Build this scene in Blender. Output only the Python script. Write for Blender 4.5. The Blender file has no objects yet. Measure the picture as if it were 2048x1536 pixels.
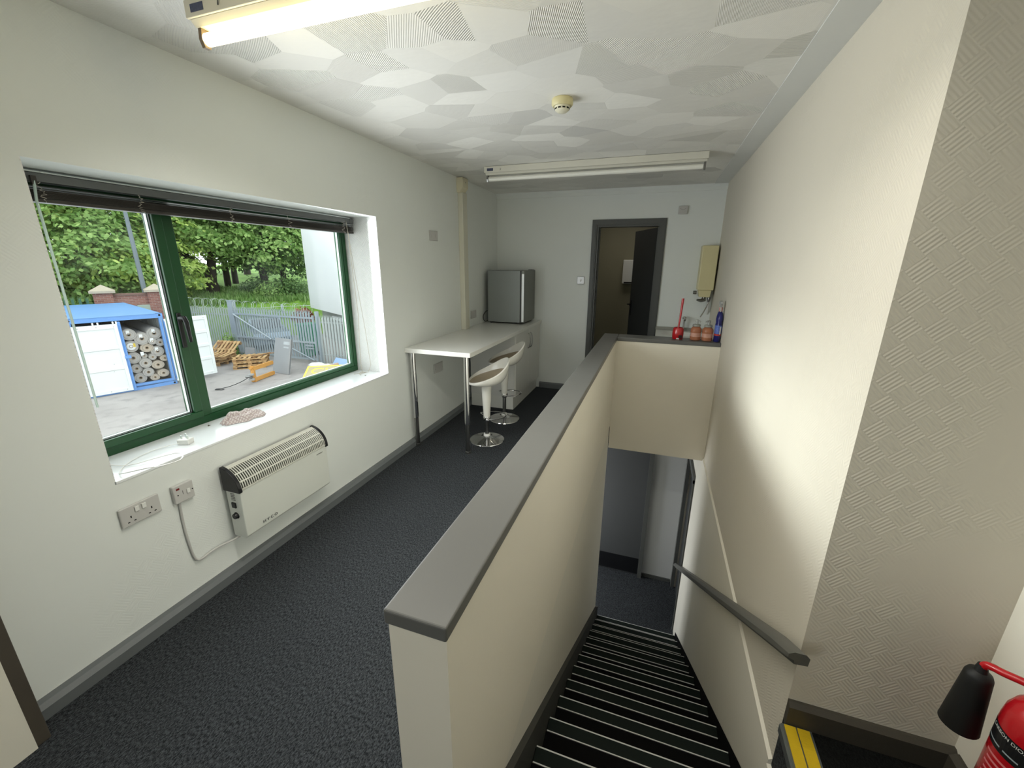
import bpy, bmesh, math, random
import numpy as np
from math import sin, cos, pi, radians, sqrt, atan2
from mathutils import Vector, Matrix

random.seed(7)
S = bpy.context.scene
COL = S.collection

# ------------------------------------------------------------------ camera, world, sun, lights, exposure
def set_camera():
    pitch, yaw, roll = -0.2843, 0.3297, 0.0071
    fw = Vector((-sin(yaw)*cos(pitch), cos(yaw)*cos(pitch), sin(pitch)))
    r = Vector((cos(yaw), sin(yaw), 0)); u = r.cross(fw)
    r, u = cos(roll)*r + sin(roll)*u, -sin(roll)*r + cos(roll)*u
    cd = bpy.data.cameras.new('camera'); co = bpy.data.objects.new('camera', cd); COL.objects.link(co)
    m = Matrix((r, u, -fw)).transposed().to_4x4(); m.translation = (1.975, -0.4536, 1.5924)
    co.matrix_world = m
    cd.sensor_width = 36; cd.sensor_fit = 'HORIZONTAL'; cd.lens = 824.2572/2048*36
    cd.clip_start = 0.02; cd.clip_end = 400
    S.camera = co
set_camera()

SKY_STRENGTH = 2.5
SUN_STRENGTH = 3.5
W = bpy.data.worlds.new('overcast_sky'); S.world = W; W.use_nodes = True
wn = W.node_tree.nodes; wl = W.node_tree.links
bg = wn['Background']; bg.inputs['Color'].default_value = (0.92, 0.965, 1.0, 1); bg.inputs['Strength'].default_value = SKY_STRENGTH

def lamp(name, kind, loc, direction, energy, color, **kw):
    ld = bpy.data.lights.new(name, kind); ld.energy = energy; ld.color = color
    for k, v in kw.items(): setattr(ld, k, v)
    o = bpy.data.objects.new(name, ld); COL.objects.link(o); o.location = loc
    o.rotation_euler = Vector(direction).to_track_quat('-Z', 'Y').to_euler()
    return o
# soft daylight through the haze, coming over the yard
lamp('hazy_sun', 'SUN', (-20, 4, 14), (0.90, 0.09, -0.245), SUN_STRENGTH, (0.97, 0.995, 1.0), angle=radians(19))
# lamps added at the window, lifting the room above sky and sun alone
lamp('window_fill', 'AREA', (0.004, 1.34, 1.32), (1, 0.10, 0), 25, (0.95, 0.985, 1.0), shape='RECTANGLE', size=1.80, size_y=1.14, spread=radians(172))
lamp('reveal_fill', 'AREA', (-0.43, 1.34, 1.25), (1, 0, 0.25), 7, (0.95, 0.985, 1.0), shape='RECTANGLE', size=1.75, size_y=1.0, spread=radians(160))  # added just outside the glass to brighten the reveals
# fill lamps added out of view behind the camera
lamp('rear_overhead_fill', 'AREA', (1.55, -1.7, 2.37), (0, 0.05, -1), 4, (0.98, 1.0, 0.98), shape='RECTANGLE', size=2.4, size_y=1.6)
lamp('rear_left_fill', 'AREA', (0.25, -2.0, 1.45), (0.66, 0.75, -0.05), 20, (0.94, 0.99, 1.0), shape='RECTANGLE', size=1.3, size_y=1.1)  # added to light the half-wall end; no window is modelled here
lamp('washroom_fill', 'AREA', (1.5, 5.7, 2.30), (0, 0.1, -1), 2.2, (1.0, 0.95, 0.85), shape='RECTANGLE', size=0.5, size_y=0.5)  # added fill, brightens the dim room behind the door
# unseen lamp added to brighten the lower hall and stairwell walls
lamp('lower_hall_fill', 'AREA', (0.35, 4.15, -1.5), (1, 0.03, 0.0), 30, (0.95, 0.98, 1.0), shape='RECTANGLE', size=0.7, size_y=1.6)

S.view_settings.view_transform = 'Standard'; S.view_settings.look = 'None'
S.view_settings.gamma = 1; S.view_settings.use_curve_mapping = False
S.view_settings.exposure = 0.0

# ------------------------------------------------------------------ helpers
def lin(c):
    return tuple(((x/255)/12.92 if x/255 <= 0.04045 else ((x/255+0.055)/1.055)**2.4) for x in c)

MATS = {}
def mat(name, col, rough=0.6, metal=0.0, noise=0.06, scale=8.0, bump=0.0, bscale=60.0, emit=None, estr=0, trans=0, ior=1.45, spec=0.5, alpha=1, coat=0):
    """principled material with procedural tone variation and fine relief"""
    if name in MATS: return MATS[name]
    m = bpy.data.materials.new(name); m.use_nodes = True; MATS[name] = m
    nt = m.node_tree; b = nt.nodes['Principled BSDF']
    c = lin(col)
    tc = nt.nodes.new('ShaderNodeTexCoord')
    if noise > 0:
        n = nt.nodes.new('ShaderNodeTexNoise'); n.inputs['Scale'].default_value = scale; n.inputs['Detail'].default_value = 4
        nt.links.new(tc.outputs['Object'], n.inputs['Vector'])
        mx = nt.nodes.new('ShaderNodeMix'); mx.data_type = 'RGBA'
        mx.inputs['A'].default_value = (*[max(0, x*(1-noise)) for x in c], 1)
        mx.inputs['B'].default_value = (*[min(1, x*(1+noise)) for x in c], 1)
        nt.links.new(n.outputs['Fac'], mx.inputs['Factor'])
        nt.links.new(mx.outputs['Result'], b.inputs['Base Color'])
    else:
        b.inputs['Base Color'].default_value = (*c, 1)
    b.inputs['Roughness'].default_value = rough; b.inputs['Metallic'].default_value = metal
    b.inputs['IOR'].default_value = ior; b.inputs['Specular IOR Level'].default_value = spec
    b.inputs['Transmission Weight'].default_value = trans
    b.inputs['Coat Weight'].default_value = coat
    if emit:
        b.inputs['Emission Color'].default_value = (*emit, 1); b.inputs['Emission Strength'].default_value = estr
    if bump > 0:
        n2 = nt.nodes.new('ShaderNodeTexNoise'); n2.inputs['Scale'].default_value = bscale; n2.inputs['Detail'].default_value = 3
        nt.links.new(tc.outputs['Object'], n2.inputs['Vector'])
        bp = nt.nodes.new('ShaderNodeBump'); bp.inputs['Strength'].default_value = bump; bp.inputs['Distance'].default_value = 0.01
        nt.links.new(n2.outputs['Fac'], bp.inputs['Height']); nt.links.new(bp.outputs['Normal'], b.inputs['Normal'])
    return m

class NT:
    """tiny node-graph writer"""
    def __init__(self, name):
        self.m = bpy.data.materials.new(name); self.m.use_nodes = True; MATS[name] = self.m
        self.t = self.m.node_tree; self.b = self.t.nodes['Principled BSDF']
    def n(self, kind, **kw):
        x = self.t.nodes.new(kind)
        for k, v in kw.items(): setattr(x, k, v)
        return x
    def link(self, a, b): self.t.links.new(a, b)
    def math(self, op, a, b=None):
        x = self.n('ShaderNodeMath', operation=op)
        for i, v in enumerate((a, b)):
            if v is None: continue
            if isinstance(v, (int, float)): x.inputs[i].default_value = v
            else: self.link(v, x.inputs[i])
        return x.outputs[0]
    def coords(self):
        tc = self.n('ShaderNodeTexCoord'); s = self.n('ShaderNodeSeparateXYZ'); self.link(tc.outputs['Object'], s.inputs[0])
        return tc.outputs['Object'], s.outputs[0], s.outputs[1], s.outputs[2]
    def noise(self, vec, scale, detail=3):
        x = self.n('ShaderNodeTexNoise'); x.inputs['Scale'].default_value = scale; x.inputs['Detail'].default_value = detail
        self.link(vec, x.inputs['Vector']); return x.outputs['Fac']
    def mixc(self, fac, a, b):
        x = self.n('ShaderNodeMix', data_type='RGBA')
        if isinstance(fac, (int, float)): x.inputs['Factor'].default_value = fac
        else: self.link(fac, x.inputs['Factor'])
        for k, v in (('A', a), ('B', b)):
            if isinstance(v, tuple): x.inputs[k].default_value = (*v, 1)
            else: self.link(v, x.inputs[k])
        return x.outputs['Result']
    def ramp(self, fac, p0, p1):
        x = self.n('ShaderNodeMapRange'); self.link(fac, x.inputs[0]); x.inputs[1].default_value = p0; x.inputs[2].default_value = p1
        return x.outputs[0]
    def bump(self, h, strength, dist):
        x = self.n('ShaderNodeBump'); x.inputs['Strength'].default_value = strength; x.inputs['Distance'].default_value = dist
        self.link(h, x.inputs['Height']); self.link(x.outputs['Normal'], self.b.inputs['Normal'])

def wall_paper(name, col, weave=1.0, mask=(0.42, 0.62)):
    """painted anaglypta wallpaper: diagonal basket weave of raised lines"""
    g = NT(name); P, x, y, z = g.coords()
    h = g.math('ADD', x, y)
    d1 = g.math('MULTIPLY', g.math('ADD', h, z), 0.7071); d2 = g.math('MULTIPLY', g.math('SUBTRACT', z, h), 0.7071)
    s = 0.052
    i = g.math('FLOOR', g.math('DIVIDE', d1, s)); j = g.math('FLOOR', g.math('DIVIDE', d2, s))
    par = g.math('MODULO', g.math('ABSOLUTE', g.math('ADD', i, j)), 2)
    w = 2*pi*5/s
    l1 = g.math('SINE', g.math('MULTIPLY', d1, w)); l2 = g.math('SINE', g.math('MULTIPLY', d2, w))
    ln = g.math('ADD', g.math('MULTIPLY', l1, par), g.math('MULTIPLY', l2, g.math('SUBTRACT', 1, par)))
    mk = g.ramp(g.noise(P, 2.1, 2), *mask)
    hh = g.math('ADD', g.math('MULTIPLY', g.math('MULTIPLY', ln, mk), 0.5), g.math('MULTIPLY', g.noise(P, 26, 3), 0.5))
    g.bump(hh, 0.30*weave, 0.004)
    c = lin(col)
    g.link(g.mixc(g.noise(P, 1.3, 3), tuple(v*0.965 for v in c), tuple(min(1, v*1.03) for v in c)), g.b.inputs['Base Color'])
    g.b.inputs['Roughness'].default_value = 0.62; g.b.inputs['Specular IOR Level'].default_value = 0.3
    return g.m

def artex(name, col):
    """combed plaster ceiling: overlapping trowel patches, each with its own comb direction and tilt"""
    g = NT(name); P, x, y, z = g.coords()
    st = g.n('ShaderNodeVectorMath', operation='MULTIPLY'); g.link(P, st.inputs[0]); st.inputs[1].default_value = (1.0, 1.35, 0)
    v = g.n('ShaderNodeTexVoronoi', distance='EUCLIDEAN', voronoi_dimensions='2D'); v.inputs['Scale'].default_value = 4.0
    rot = g.n('ShaderNodeVectorRotate', rotation_type='Z_AXIS'); rot.inputs['Angle'].default_value = 0.5
    g.link(st.outputs[0], rot.inputs['Vector']); g.link(rot.outputs[0], v.inputs['Vector'])
    cs = g.n('ShaderNodeSeparateColor'); g.link(v.outputs['Color'], cs.inputs[0]); r_, g_, b_ = cs.outputs
    ang = g.math('MULTIPLY', r_, 2*pi); ca = g.math('COSINE', ang); sa = g.math('SINE', ang)
    along = g.math('ADD', g.math('MULTIPLY', x, ca), g.math('MULTIPLY', y, sa))
    across = g.math('SUBTRACT', g.math('MULTIPLY', y, ca), g.math('MULTIPLY', x, sa))
    curve = g.math('MULTIPLY', g.math('MULTIPLY', across, across), g.math('MULTIPLY', g.math('SUBTRACT', b_, 0.5), 0.8))
    comb = g.math('SINE', g.math('MULTIPLY', g.math('ADD', along, curve), 2*pi/0.0085))
    amp = g.ramp(g_, 0.45, 0.75)
    pos = g.n('ShaderNodeVectorMath', operation='SUBTRACT'); g.link(rot.outputs[0], pos.inputs[0]); g.link(v.outputs['Position'], pos.inputs[1])
    ps = g.n('ShaderNodeSeparateXYZ'); g.link(pos.outputs[0], ps.inputs[0])
    tilt = g.math('ADD', g.math('MULTIPLY', ps.outputs[0], g.math('SUBTRACT', r_, 0.5)), g.math('MULTIPLY', ps.outputs[1], g.math('SUBTRACT', b_, 0.5)))
    h = g.math('ADD', g.math('MULTIPLY', g.math('MULTIPLY', comb, amp), 0.0012), g.math('MULTIPLY', tilt, 0.13))
    h = g.math('ADD', h, g.math('MULTIPLY', g.noise(P, 9, 3), 0.004))
    g.bump(g.math('MULTIPLY', h, 100), 0.9, 0.01)
    c = lin(col)
    g.link(g.mixc(b_, tuple(v_*0.94 for v_ in c), tuple(min(1, v_*1.03) for v_ in c)), g.b.inputs['Base Color'])
    g.b.inputs['Roughness'].default_value = 0.6
    return g.m

def carpet(name, c0, c1, c2):
    g = NT(name); P, x, y, z = g.coords()
    st = g.n('ShaderNodeVectorMath', operation='MULTIPLY'); g.link(P, st.inputs[0]); st.inputs[1].default_value = (1, 0.45, 1)
    n1 = g.noise(st.outputs[0], 190, 2); n2 = g.noise(P, 420, 2); n3 = g.noise(P, 1.6, 3)
    c = g.mixc(g.ramp(n1, 0.38, 0.66), lin(c0), lin(c1))
    c = g.mixc(g.ramp(n2, 0.60, 0.74), c, lin(c2))
    c = g.mixc(g.math('MULTIPLY', n3, 0.35), c, lin(c0))
    g.link(c, g.b.inputs['Base Color']); g.b.inputs['Roughness'].default_value = 0.95; g.b.inputs['Specular IOR Level'].default_value = 0.15
    g.bump(g.math('ADD', n1, n2), 0.8, 0.006)
    return g.m

def ground(name, cols, sc=0.5):
    g = NT(name); P, x, y, z = g.coords()
    c = g.mixc(g.ramp(g.noise(P, sc, 5), 0.35, 0.7), lin(cols[0]), lin(cols[1]))
    c = g.mixc(g.ramp(g.noise(P, sc*6, 4), 0.5, 0.8), c, lin(cols[2]))
    g.link(c, g.b.inputs['Base Color']); g.b.inputs['Roughness'].default_value = 0.9
    g.bump(g.noise(P, sc*40, 4), 0.4, 0.02)
    return g.m

def brick_mat(name):
    g = NT(name); P, x, y, z = g.coords()
    mp = g.n('ShaderNodeCombineXYZ'); g.link(g.math('ADD', g.math('MULTIPLY', x, 0.5), g.math('MULTIPLY', y, 0.87)), mp.inputs[0]); g.link(z, mp.inputs[1])
    bt = g.n('ShaderNodeTexBrick'); bt.inputs['Scale'].default_value = 1; bt.inputs['Brick Width'].default_value = 0.225
    bt.inputs['Row Height'].default_value = 0.075; bt.inputs['Mortar Size'].default_value = 0.006
    bt.inputs['Color1'].default_value = (*lin((128, 84, 76)), 1); bt.inputs['Color2'].default_value = (*lin((150, 104, 92)), 1)
    bt.inputs['Mortar'].default_value = (*lin((160, 145, 135)), 1)
    g.link(mp.outputs[0], bt.inputs['Vector']); g.link(bt.outputs['Color'], g.b.inputs['Base Color']); g.b.inputs['Roughness'].default_value = 0.9
    g.bump(bt.outputs['Fac'], -0.4, 0.01)
    return g.m

WO = {}   # world position of every object's origin
def tag(o, label=None, cat=None, group=None, kind=None):
    if label: o['label'] = label
    if cat: o['category'] = cat
    if group: o['group'] = group
    if kind: o['kind'] = kind
    return o
def empty(name, loc, label=None, cat=None, group=None, kind=None, rz=0.0):
    o = bpy.data.objects.new(name, None); COL.objects.link(o); o.empty_display_size = 0.1
    o.location = loc; o.rotation_euler = (0, 0, rz); WO[o] = Vector(loc) if rz == 0 else Vector((0, 0, 0))
    return tag(o, label, cat, group, kind)

class MB:
    """collects geometry and links it as one mesh object"""
    def __init__(self, M=None): self.v = []; self.f = []; self.M = M
    def add(self, vs, fs):
        k = len(self.v)
        self.v += [tuple(self.M @ Vector(p)) if self.M else tuple(p) for p in vs]
        self.f += [tuple(i+k for i in f) for f in fs]
        return self
    def box(self, x0, x1, y0, y1, z0, z1):
        return self.add([(x0,y0,z0),(x1,y0,z0),(x1,y1,z0),(x0,y1,z0),(x0,y0,z1),(x1,y0,z1),(x1,y1,z1),(x0,y1,z1)],
                 [(3,2,1,0),(4,5,6,7),(0,1,5,4),(1,2,6,5),(2,3,7,6),(3,0,4,7)])
    def prism(self, poly, axis, a, b):
        """2-D polygon swept along an axis; polygon coordinates are the two other axes in x,y,z order"""
        def P(p, t): return {'x': (t, p[0], p[1]), 'y': (p[0], t, p[1]), 'z': (p[0], p[1], t)}[axis]
        n = len(poly); area = sum(poly[i][0]*poly[(i+1)%n][1]-poly[(i+1)%n][0]*poly[i][1] for i in range(n))
        pl = poly if (area > 0) != (axis == 'y') else poly[::-1]
        vs = [P(p, a) for p in pl] + [P(p, b) for p in pl]
        return self.add(vs, [tuple(range(n-1, -1, -1)), tuple(range(n, 2*n))] + [(i, (i+1)%n, n+(i+1)%n, n+i) for i in range(n)])
    def tube(self, pts, r, n=8, cap=True):
        pts = [Vector(p) for p in pts]; m = len(pts); rs = r if isinstance(r, (list, tuple)) else [r]*m
        vs = []; fs = []; up = None
        for i, p in enumerate(pts):
            t = (pts[min(i+1, m-1)] - pts[max(i-1, 0)]).normalized()
            if up is None: up = t.orthogonal().normalized()
            up = (up - t*up.dot(t)); up = up.normalized() if up.length > 1e-6 else t.orthogonal().normalized()
            s = t.cross(up)
            vs += [p + (up*cos(2*pi*k/n) + s*sin(2*pi*k/n))*rs[i] for k in range(n)]
        for i in range(m-1):
            fs += [(i*n+k, i*n+(k+1)%n, (i+1)*n+(k+1)%n, (i+1)*n+k) for k in range(n)]
        if cap: fs += [tuple(range(n-1, -1, -1)), tuple(range((m-1)*n, m*n))]
        return self.add(vs, fs)
    def lathe(self, prof, c, n=32, axis='z'):
        """profile of (radius, height) about a vertical (or x / y) axis through c"""
        vs = []; fs = []; m = len(prof)
        for r, h in prof:
            for k in range(n):
                a = 2*pi*k/n
                q = {'z': (r*cos(a), r*sin(a), h), 'x': (h, r*cos(a), r*sin(a)), 'y': (r*sin(a), h, r*cos(a))}[axis]
                vs.append((c[0]+q[0], c[1]+q[1], c[2]+q[2]))
        for i in range(m-1):
            fs += [(i*n+k, i*n+(k+1)%n, (i+1)*n+(k+1)%n, (i+1)*n+k) for k in range(n)]
        fs += [tuple(range(n-1, -1, -1)), tuple(range((m-1)*n, m*n))]
        return self.add(vs, fs)
    def grid(self, P):
        """P: rows of points"""
        m = len(P); n = len(P[0])
        return self.add([p for row in P for p in row], [(i*n+k, i*n+k+1, (i+1)*n+k+1, (i+1)*n+k) for i in range(m-1) for k in range(n-1)])
    def build(self, name, material, parent=None, smooth=False, bevel=0.0, seg=2, org=None, solid=0.0, sub=0):
        me = bpy.data.meshes.new(name)
        o_ = Vector(org) if org is not None else Vector((0, 0, 0))
        me.from_pydata([tuple(Vector(p)-o_) for p in self.v], [], self.f); me.update()
        if solid == 0.0:
            bm = bmesh.new(); bm.from_mesh(me); bmesh.ops.recalc_face_normals(bm, faces=bm.faces); bm.to_mesh(me); bm.free()
        if smooth:
            me.shade_smooth(); me.set_sharp_from_angle(angle=radians(42))
        me.materials.append(material)
        o = bpy.data.objects.new(name, me); COL.objects.link(o)
        if parent is not None:
            o.parent = parent; o.location = o_ - WO[parent]
        else: o.location = o_
        WO[o] = o_
        if solid:
            md = o.modifiers.new('thick', 'SOLIDIFY'); md.thickness = solid; md.offset = 0
        if sub:
            md = o.modifiers.new('sub', 'SUBSURF'); md.levels = sub; md.render_levels = sub
        if bevel:
            md = o.modifiers.new('bevel', 'BEVEL'); md.width = bevel; md.segments = seg; md.limit_method = 'ANGLE'; md.angle_limit = radians(40)
        return o

def single(o, label, cat, group=None, kind=None): return tag(o, label, cat, group, kind)
def struct(o): o['kind'] = 'structure'; return o
def kids(o): return [c for c in bpy.data.objects if c.parent == o]
def build_tree(root):
    return (root, [build_tree(c) for c in kids(root)])
def copy_tree(tree, parent=None):
    o, ch = tree
    c = o.copy(); COL.objects.link(c)
    if parent is not None: c.parent = parent
    WO[c] = WO[o].copy()
    for t in ch: copy_tree(t, c)
    return c

def text_mesh(name, body, size, M, material, parent, extrude=0.0006, align='CENTER', spacing=1.0, stretch=1.0):
    cu = bpy.data.curves.new(name, 'FONT'); cu.body = body; cu.size = size; cu.extrude = extrude; cu.align_x = align; cu.align_y = 'CENTER'
    cu.space_character = spacing
    tmp = bpy.data.objects.new(name+'_tmp', cu); COL.objects.link(tmp)
    dg = bpy.context.evaluated_depsgraph_get(); me = bpy.data.meshes.new_from_object(tmp.evaluated_get(dg))
    bpy.data.objects.remove(tmp); bpy.data.curves.remove(cu)
    for v in me.vertices: v.co.x *= stretch
    me.transform(M); me.name = name; me.materials.clear(); me.materials.append(material)
    o = bpy.data.objects.new(name, me); COL.objects.link(o); o.parent = parent; o.location = -WO[parent]; WO[o] = Vector((0,0,0))
    return o
def frame_M(origin, ex, ey):
    ex = Vector(ex).normalized(); ey = Vector(ey).normalized(); ez = ex.cross(ey)
    m = Matrix((ex, ey, ez)).transposed().to_4x4(); m.translation = origin
    return m

# ------------------------------------------------------------------ materials
M_WALL = wall_paper('painted_wallpaper', (230, 234, 231), 0.45, (0.5, 0.7))
M_REVEAL = wall_paper('reveal_wallpaper', (232, 233, 232), 1.5, (0.2, 0.35))
M_ROUGH = wall_paper('embossed_wallpaper', (216, 210, 196), 0.75, (0.44, 0.62))
M_PLASTER = mat('smooth_plaster', (230, 226, 213), 0.6, noise=0.03, scale=2, bump=0.06, bscale=30)
M_CEIL = artex('combed_plaster', (232, 231, 226))
M_CARPET = carpet('charcoal_carpet', (28, 30, 33), (78, 82, 86), (136, 140, 144))
M_MAT = carpet('black_mat', (12, 13, 13), (26, 28, 27), (44, 46, 44))
M_GREY = mat('grey_gloss_paint', (102, 102, 99), 0.38, noise=0.05, scale=3, bump=0.05, bscale=14)
M_SKIRT = mat('grey_skirting_paint', (104, 108, 110), 0.45, noise=0.05, scale=5)
M_DARKSKIRT = mat('dark_skirting_paint', (70, 66, 58), 0.5, noise=0.1, scale=6, bump=0.1)
M_FRAME = mat('dark_grey_paint', (84, 86, 84), 0.42, noise=0.06, scale=5)
M_DOOR = mat('charcoal_door_paint', (52, 54, 56), 0.5, noise=0.06, scale=5)
M_GREEN = mat('green_window_frame', (24, 74, 40), 0.32, noise=0.06, scale=6)
M_SEAL = mat('black_rubber_seal', (24, 28, 26), 0.6, noise=0.05)
M_WHITE = mat('white_plastic', (228, 228, 224), 0.35, noise=0.02, scale=10)
M_SILL = mat('white_gloss_sill', (236, 240, 242), 0.16, noise=0.03, scale=3)
M_LAM = mat('white_laminate', (222, 222, 216), 0.22, noise=0.03, scale=4)
M_SPACER = mat('aluminium_spacer', (205, 212, 210), 0.35, metal=0.6, noise=0.03)
M_CHROME = mat('chrome', (215, 215, 215), 0.08, metal=1.0, noise=0.02)
M_STEEL = mat('brushed_steel', (140, 140, 138), 0.3, metal=1.0, noise=0.06, scale=20)
M_BLACK = mat('black_plastic', (22, 23, 26), 0.35, noise=0.05)
M_HOLE = mat('dark_slot', (10, 10, 10), 0.9, noise=0.0)
M_CREAM = mat('aged_cream_plastic', (214, 205, 160), 0.4, noise=0.04)
M_RED = mat('red_paint', (176, 18, 28), 0.22, noise=0.05, coat=0.5)

# ------------------------------------------------------------------ the shell
H = 2.409; WX = 2.5647; YF = 4.7013
wy0, wy1, wz0, wz1 = 0.4213, 2.256, 0.7305, 1.9124
# floor slabs of the upper storey, with the stairwell left open
fl = MB()
fl.box(-0.0, 1.53, -3.5, YF, -0.2433, 0); fl.box(1.53, 1.652, -3.5, 0.106, -0.2433, 0); fl.box(1.53, WX, 3.72, YF, -0.2433, 0)
fl.box(1.652, WX, -3.5, 0.26, -0.2433, 0); fl.box(WX, 3.033, -3.5, 0.92, -0.2433, 0)
struct(fl.build('floor', M_CARPET))
struct(MB().box(-0.4, 3.2, -3.6, 6.6, H, H+0.18).build('ceiling', M_CEIL))
struct(MB().box(2.435, WX, -3.5, YF, H-0.004, H).build('trim_1', mat('ceiling_edge_strip', (222, 224, 222), 0.6, noise=0.03, scale=3, bump=0.1, bscale=20)))
wl_ = MB()
wl_.box(-0.40, 0, -3.5, 4.82, -2.75, wz0); wl_.box(-0.40, 0, -3.5, 4.82, wz1, H); wl_.box(-0.40, 0, -3.5, wy0, wz0, wz1); wl_.box(-0.40, 0, wy1, 4.82, wz0, wz1)
o = wl_.build('wall_left', M_WALL); struct(o)
rv = MB(); rv.box(-0.29, -0.001, wy1-0.004, wy1+0.001, wz0+0.012, wz1); rv.build('window_reveal', M_REVEAL, o)
rv = MB(); rv.box(-0.29, -0.001, wy0-0.001, wy0+0.004, wz0+0.012, wz1); rv.build('window_reveal', M_REVEAL, o)
dx0, dx1, dz = 1.245, 1.95, 2.025
wb = MB(); wb.box(0, dx0, YF, 4.82, -0.2433, H); wb.box(dx1, 2.70, YF, 4.82, -0.2433, H); wb.box(dx0, dx1, YF, 4.82, dz, H)
struct(wb.build('wall_back', M_WALL))
struct(MB().prism([(YF, H), (YF, H-0.062), (YF-0.012, H-0.062), (YF-0.03, H-0.03), (YF-0.03, H)], 'x', 0, WX).build('trim_2', M_WALL))
struct(MB().box(WX, 2.70, 0.92, YF, -0.2433, H).build('wall_right', M_ROUGH))
lw = MB(); lw.prism([(WX+0.02, -0.195), (WX-0.012, -0.222), (WX-0.016, -2.604), (2.70, -2.604), (2.70, -0.195)], 'y', 0.92, 3.86)
lw.box(WX-0.016, 2.70, -0.6, 0.92, -2.604, -0.2433)
struct(lw.build('wall_stairwell', M_PLASTER))
struct(MB().box(2.70, 3.2, 0.92, 1.04, 0, H).build('wall_return', M_ROUGH))
struct(MB().box(3.033, 3.2, -3.5, 0.92, 0, H).build('wall_corner', M_PLASTER))
struct(MB().box(-0.4, 3.2, -3.6, -3.5, -0.2433, H).build('wall_near', M_PLASTER))
o = MB().box(0, 0.138, -3.5, -0.031, 0, H).build('wall_pier', M_PLASTER); struct(o)
struct(MB().box(0, 0.132, -0.031, 0.006, 0.0, H).build('trim_3', mat('dark_timber_trim', (78, 72, 64), 0.5, noise=0.12, scale=7, bump=0.1, bscale=25), bevel=0.003))
# partition around the stairwell with its grey capping board
pw = MB(); pw.box(1.518, 1.652, 0.106, 3.72, 0.0, 0.884)
struct(MB().box(1.53, 1.647, 0.106, 3.60, -2.604, 0.0).build('wall_stairwell_left', M_PLASTER))
part = pw.build('wall_partition', mat('cream_plaster', (236, 230, 215), 0.55, noise=0.03, scale=2, bump=0.05, bscale=30)); struct(part)
grd = struct(MB().box(1.652, WX, 3.606, 3.72, -0.2433, 0.884).build('wall_guard', MATS['cream_plaster']))
MB().box(1.513, 1.656, 0.0975, 3.80, 0.884, 0.92).build('cap_board', M_GREY, part, bevel=0.005, seg=3)
MB().box(1.657, WX-0.001, 3.597, 3.80, 0.884, 0.92).build('cap_board', M_GREY, grd, bevel=0.004, seg=3)
# skirtings
def skirt(name, poly, axis, a, b, m): return struct(MB().prism(poly, axis, a, b).build(name, m))
skirt('baseboard_left', [(0, 0), (0.045, 0), (0.045, 0.045), (0.03, 0.062), (0, 0.062)], 'y', 0.006, YF, M_SKIRT)
skirt('baseboard_back', [(YF, 0), (YF-0.018, 0), (YF-0.018, 0.06), (YF-0.006, 0.078), (YF, 0.078)], 'x', 0.60, dx0-0.055, M_SKIRT)
skirt('baseboard_return', [(0.92, 0), (0.895, 0), (0.895, 0.085), (0.91, 0.098), (0.92, 0.098)], 'x', WX, 3.033, M_DARKSKIRT)
skirt('baseboard_corner', [(3.033, 0), (3.008, 0), (3.008, 0.085), (3.023, 0.098), (3.033, 0.098)], 'y', -3.4, 0.895, M_DARKSKIRT)

# lower storey
struct(MB().box(-0.0, 3.9, 3.62, 4.95, -2.75, -2.604).build('floor_lower', M_CARPET))
lo = MB(); lo.box(0, 2.56, YF, 4.95, -2.604, -0.2433); struct(lo.build('wall_lower_back', mat('white_lower_wall', (206, 208, 208), 0.5, noise=0.03, scale=2)))
struct(MB().box(0, 1.53, 3.50, 3.60, -2.604, -0.2433).build('wall_lower_front', M_PLASTER))
rw = MB(); rw.box(2.56, 2.70, 4.62, 4.95, -2.604, -0.2433); rw.box(2.56, 2.70, 3.86, 4.62, -0.62, -0.2433)
struct(rw.build('wall_lower_right', M_PLASTER))
d3 = empty('door_2', (2.56, 4.24, -2.604), kind='structure')
f3 = MB(); f3.box(2.535, 2.575, 4.60, 4.68, -2.604, -0.60); f3.box(2.535, 2.60, 3.868, 3.90, -2.604, -0.60); f3.box(2.535, 2.575, 3.868, 4.68, -0.64, -0.58)
f3.build('door_frame', M_FRAME, d3); MB().box(2.60, 2.68, 3.87, 4.64, -2.60, -0.60).build('door_leaf', M_DOOR, d3)
d2 = empty('door_3', (1.8, YF, -2.604), kind='structure')
MB().box(1.25, 2.10, YF-0.02, YF-0.001, -2.596, -0.30).build('door_leaf', mat('slate_door_paint', (70, 72, 74), 0.55, noise=0.06, scale=3), d2)
MB().box(1.26, 2.09, YF-0.026, YF-0.02, -2.58, -2.335).build('kick_plate', M_BLACK, d2)
MB().box(2.10, 2.15, YF-0.07, YF-0.001, -2.604, -0.25).build('door_frame', M_FRAME, d2)
struct(MB().box(2.15, 2.53, YF-0.02, YF, -2.604, -2.56).build('baseboard_lower', M_FRAME))

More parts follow.
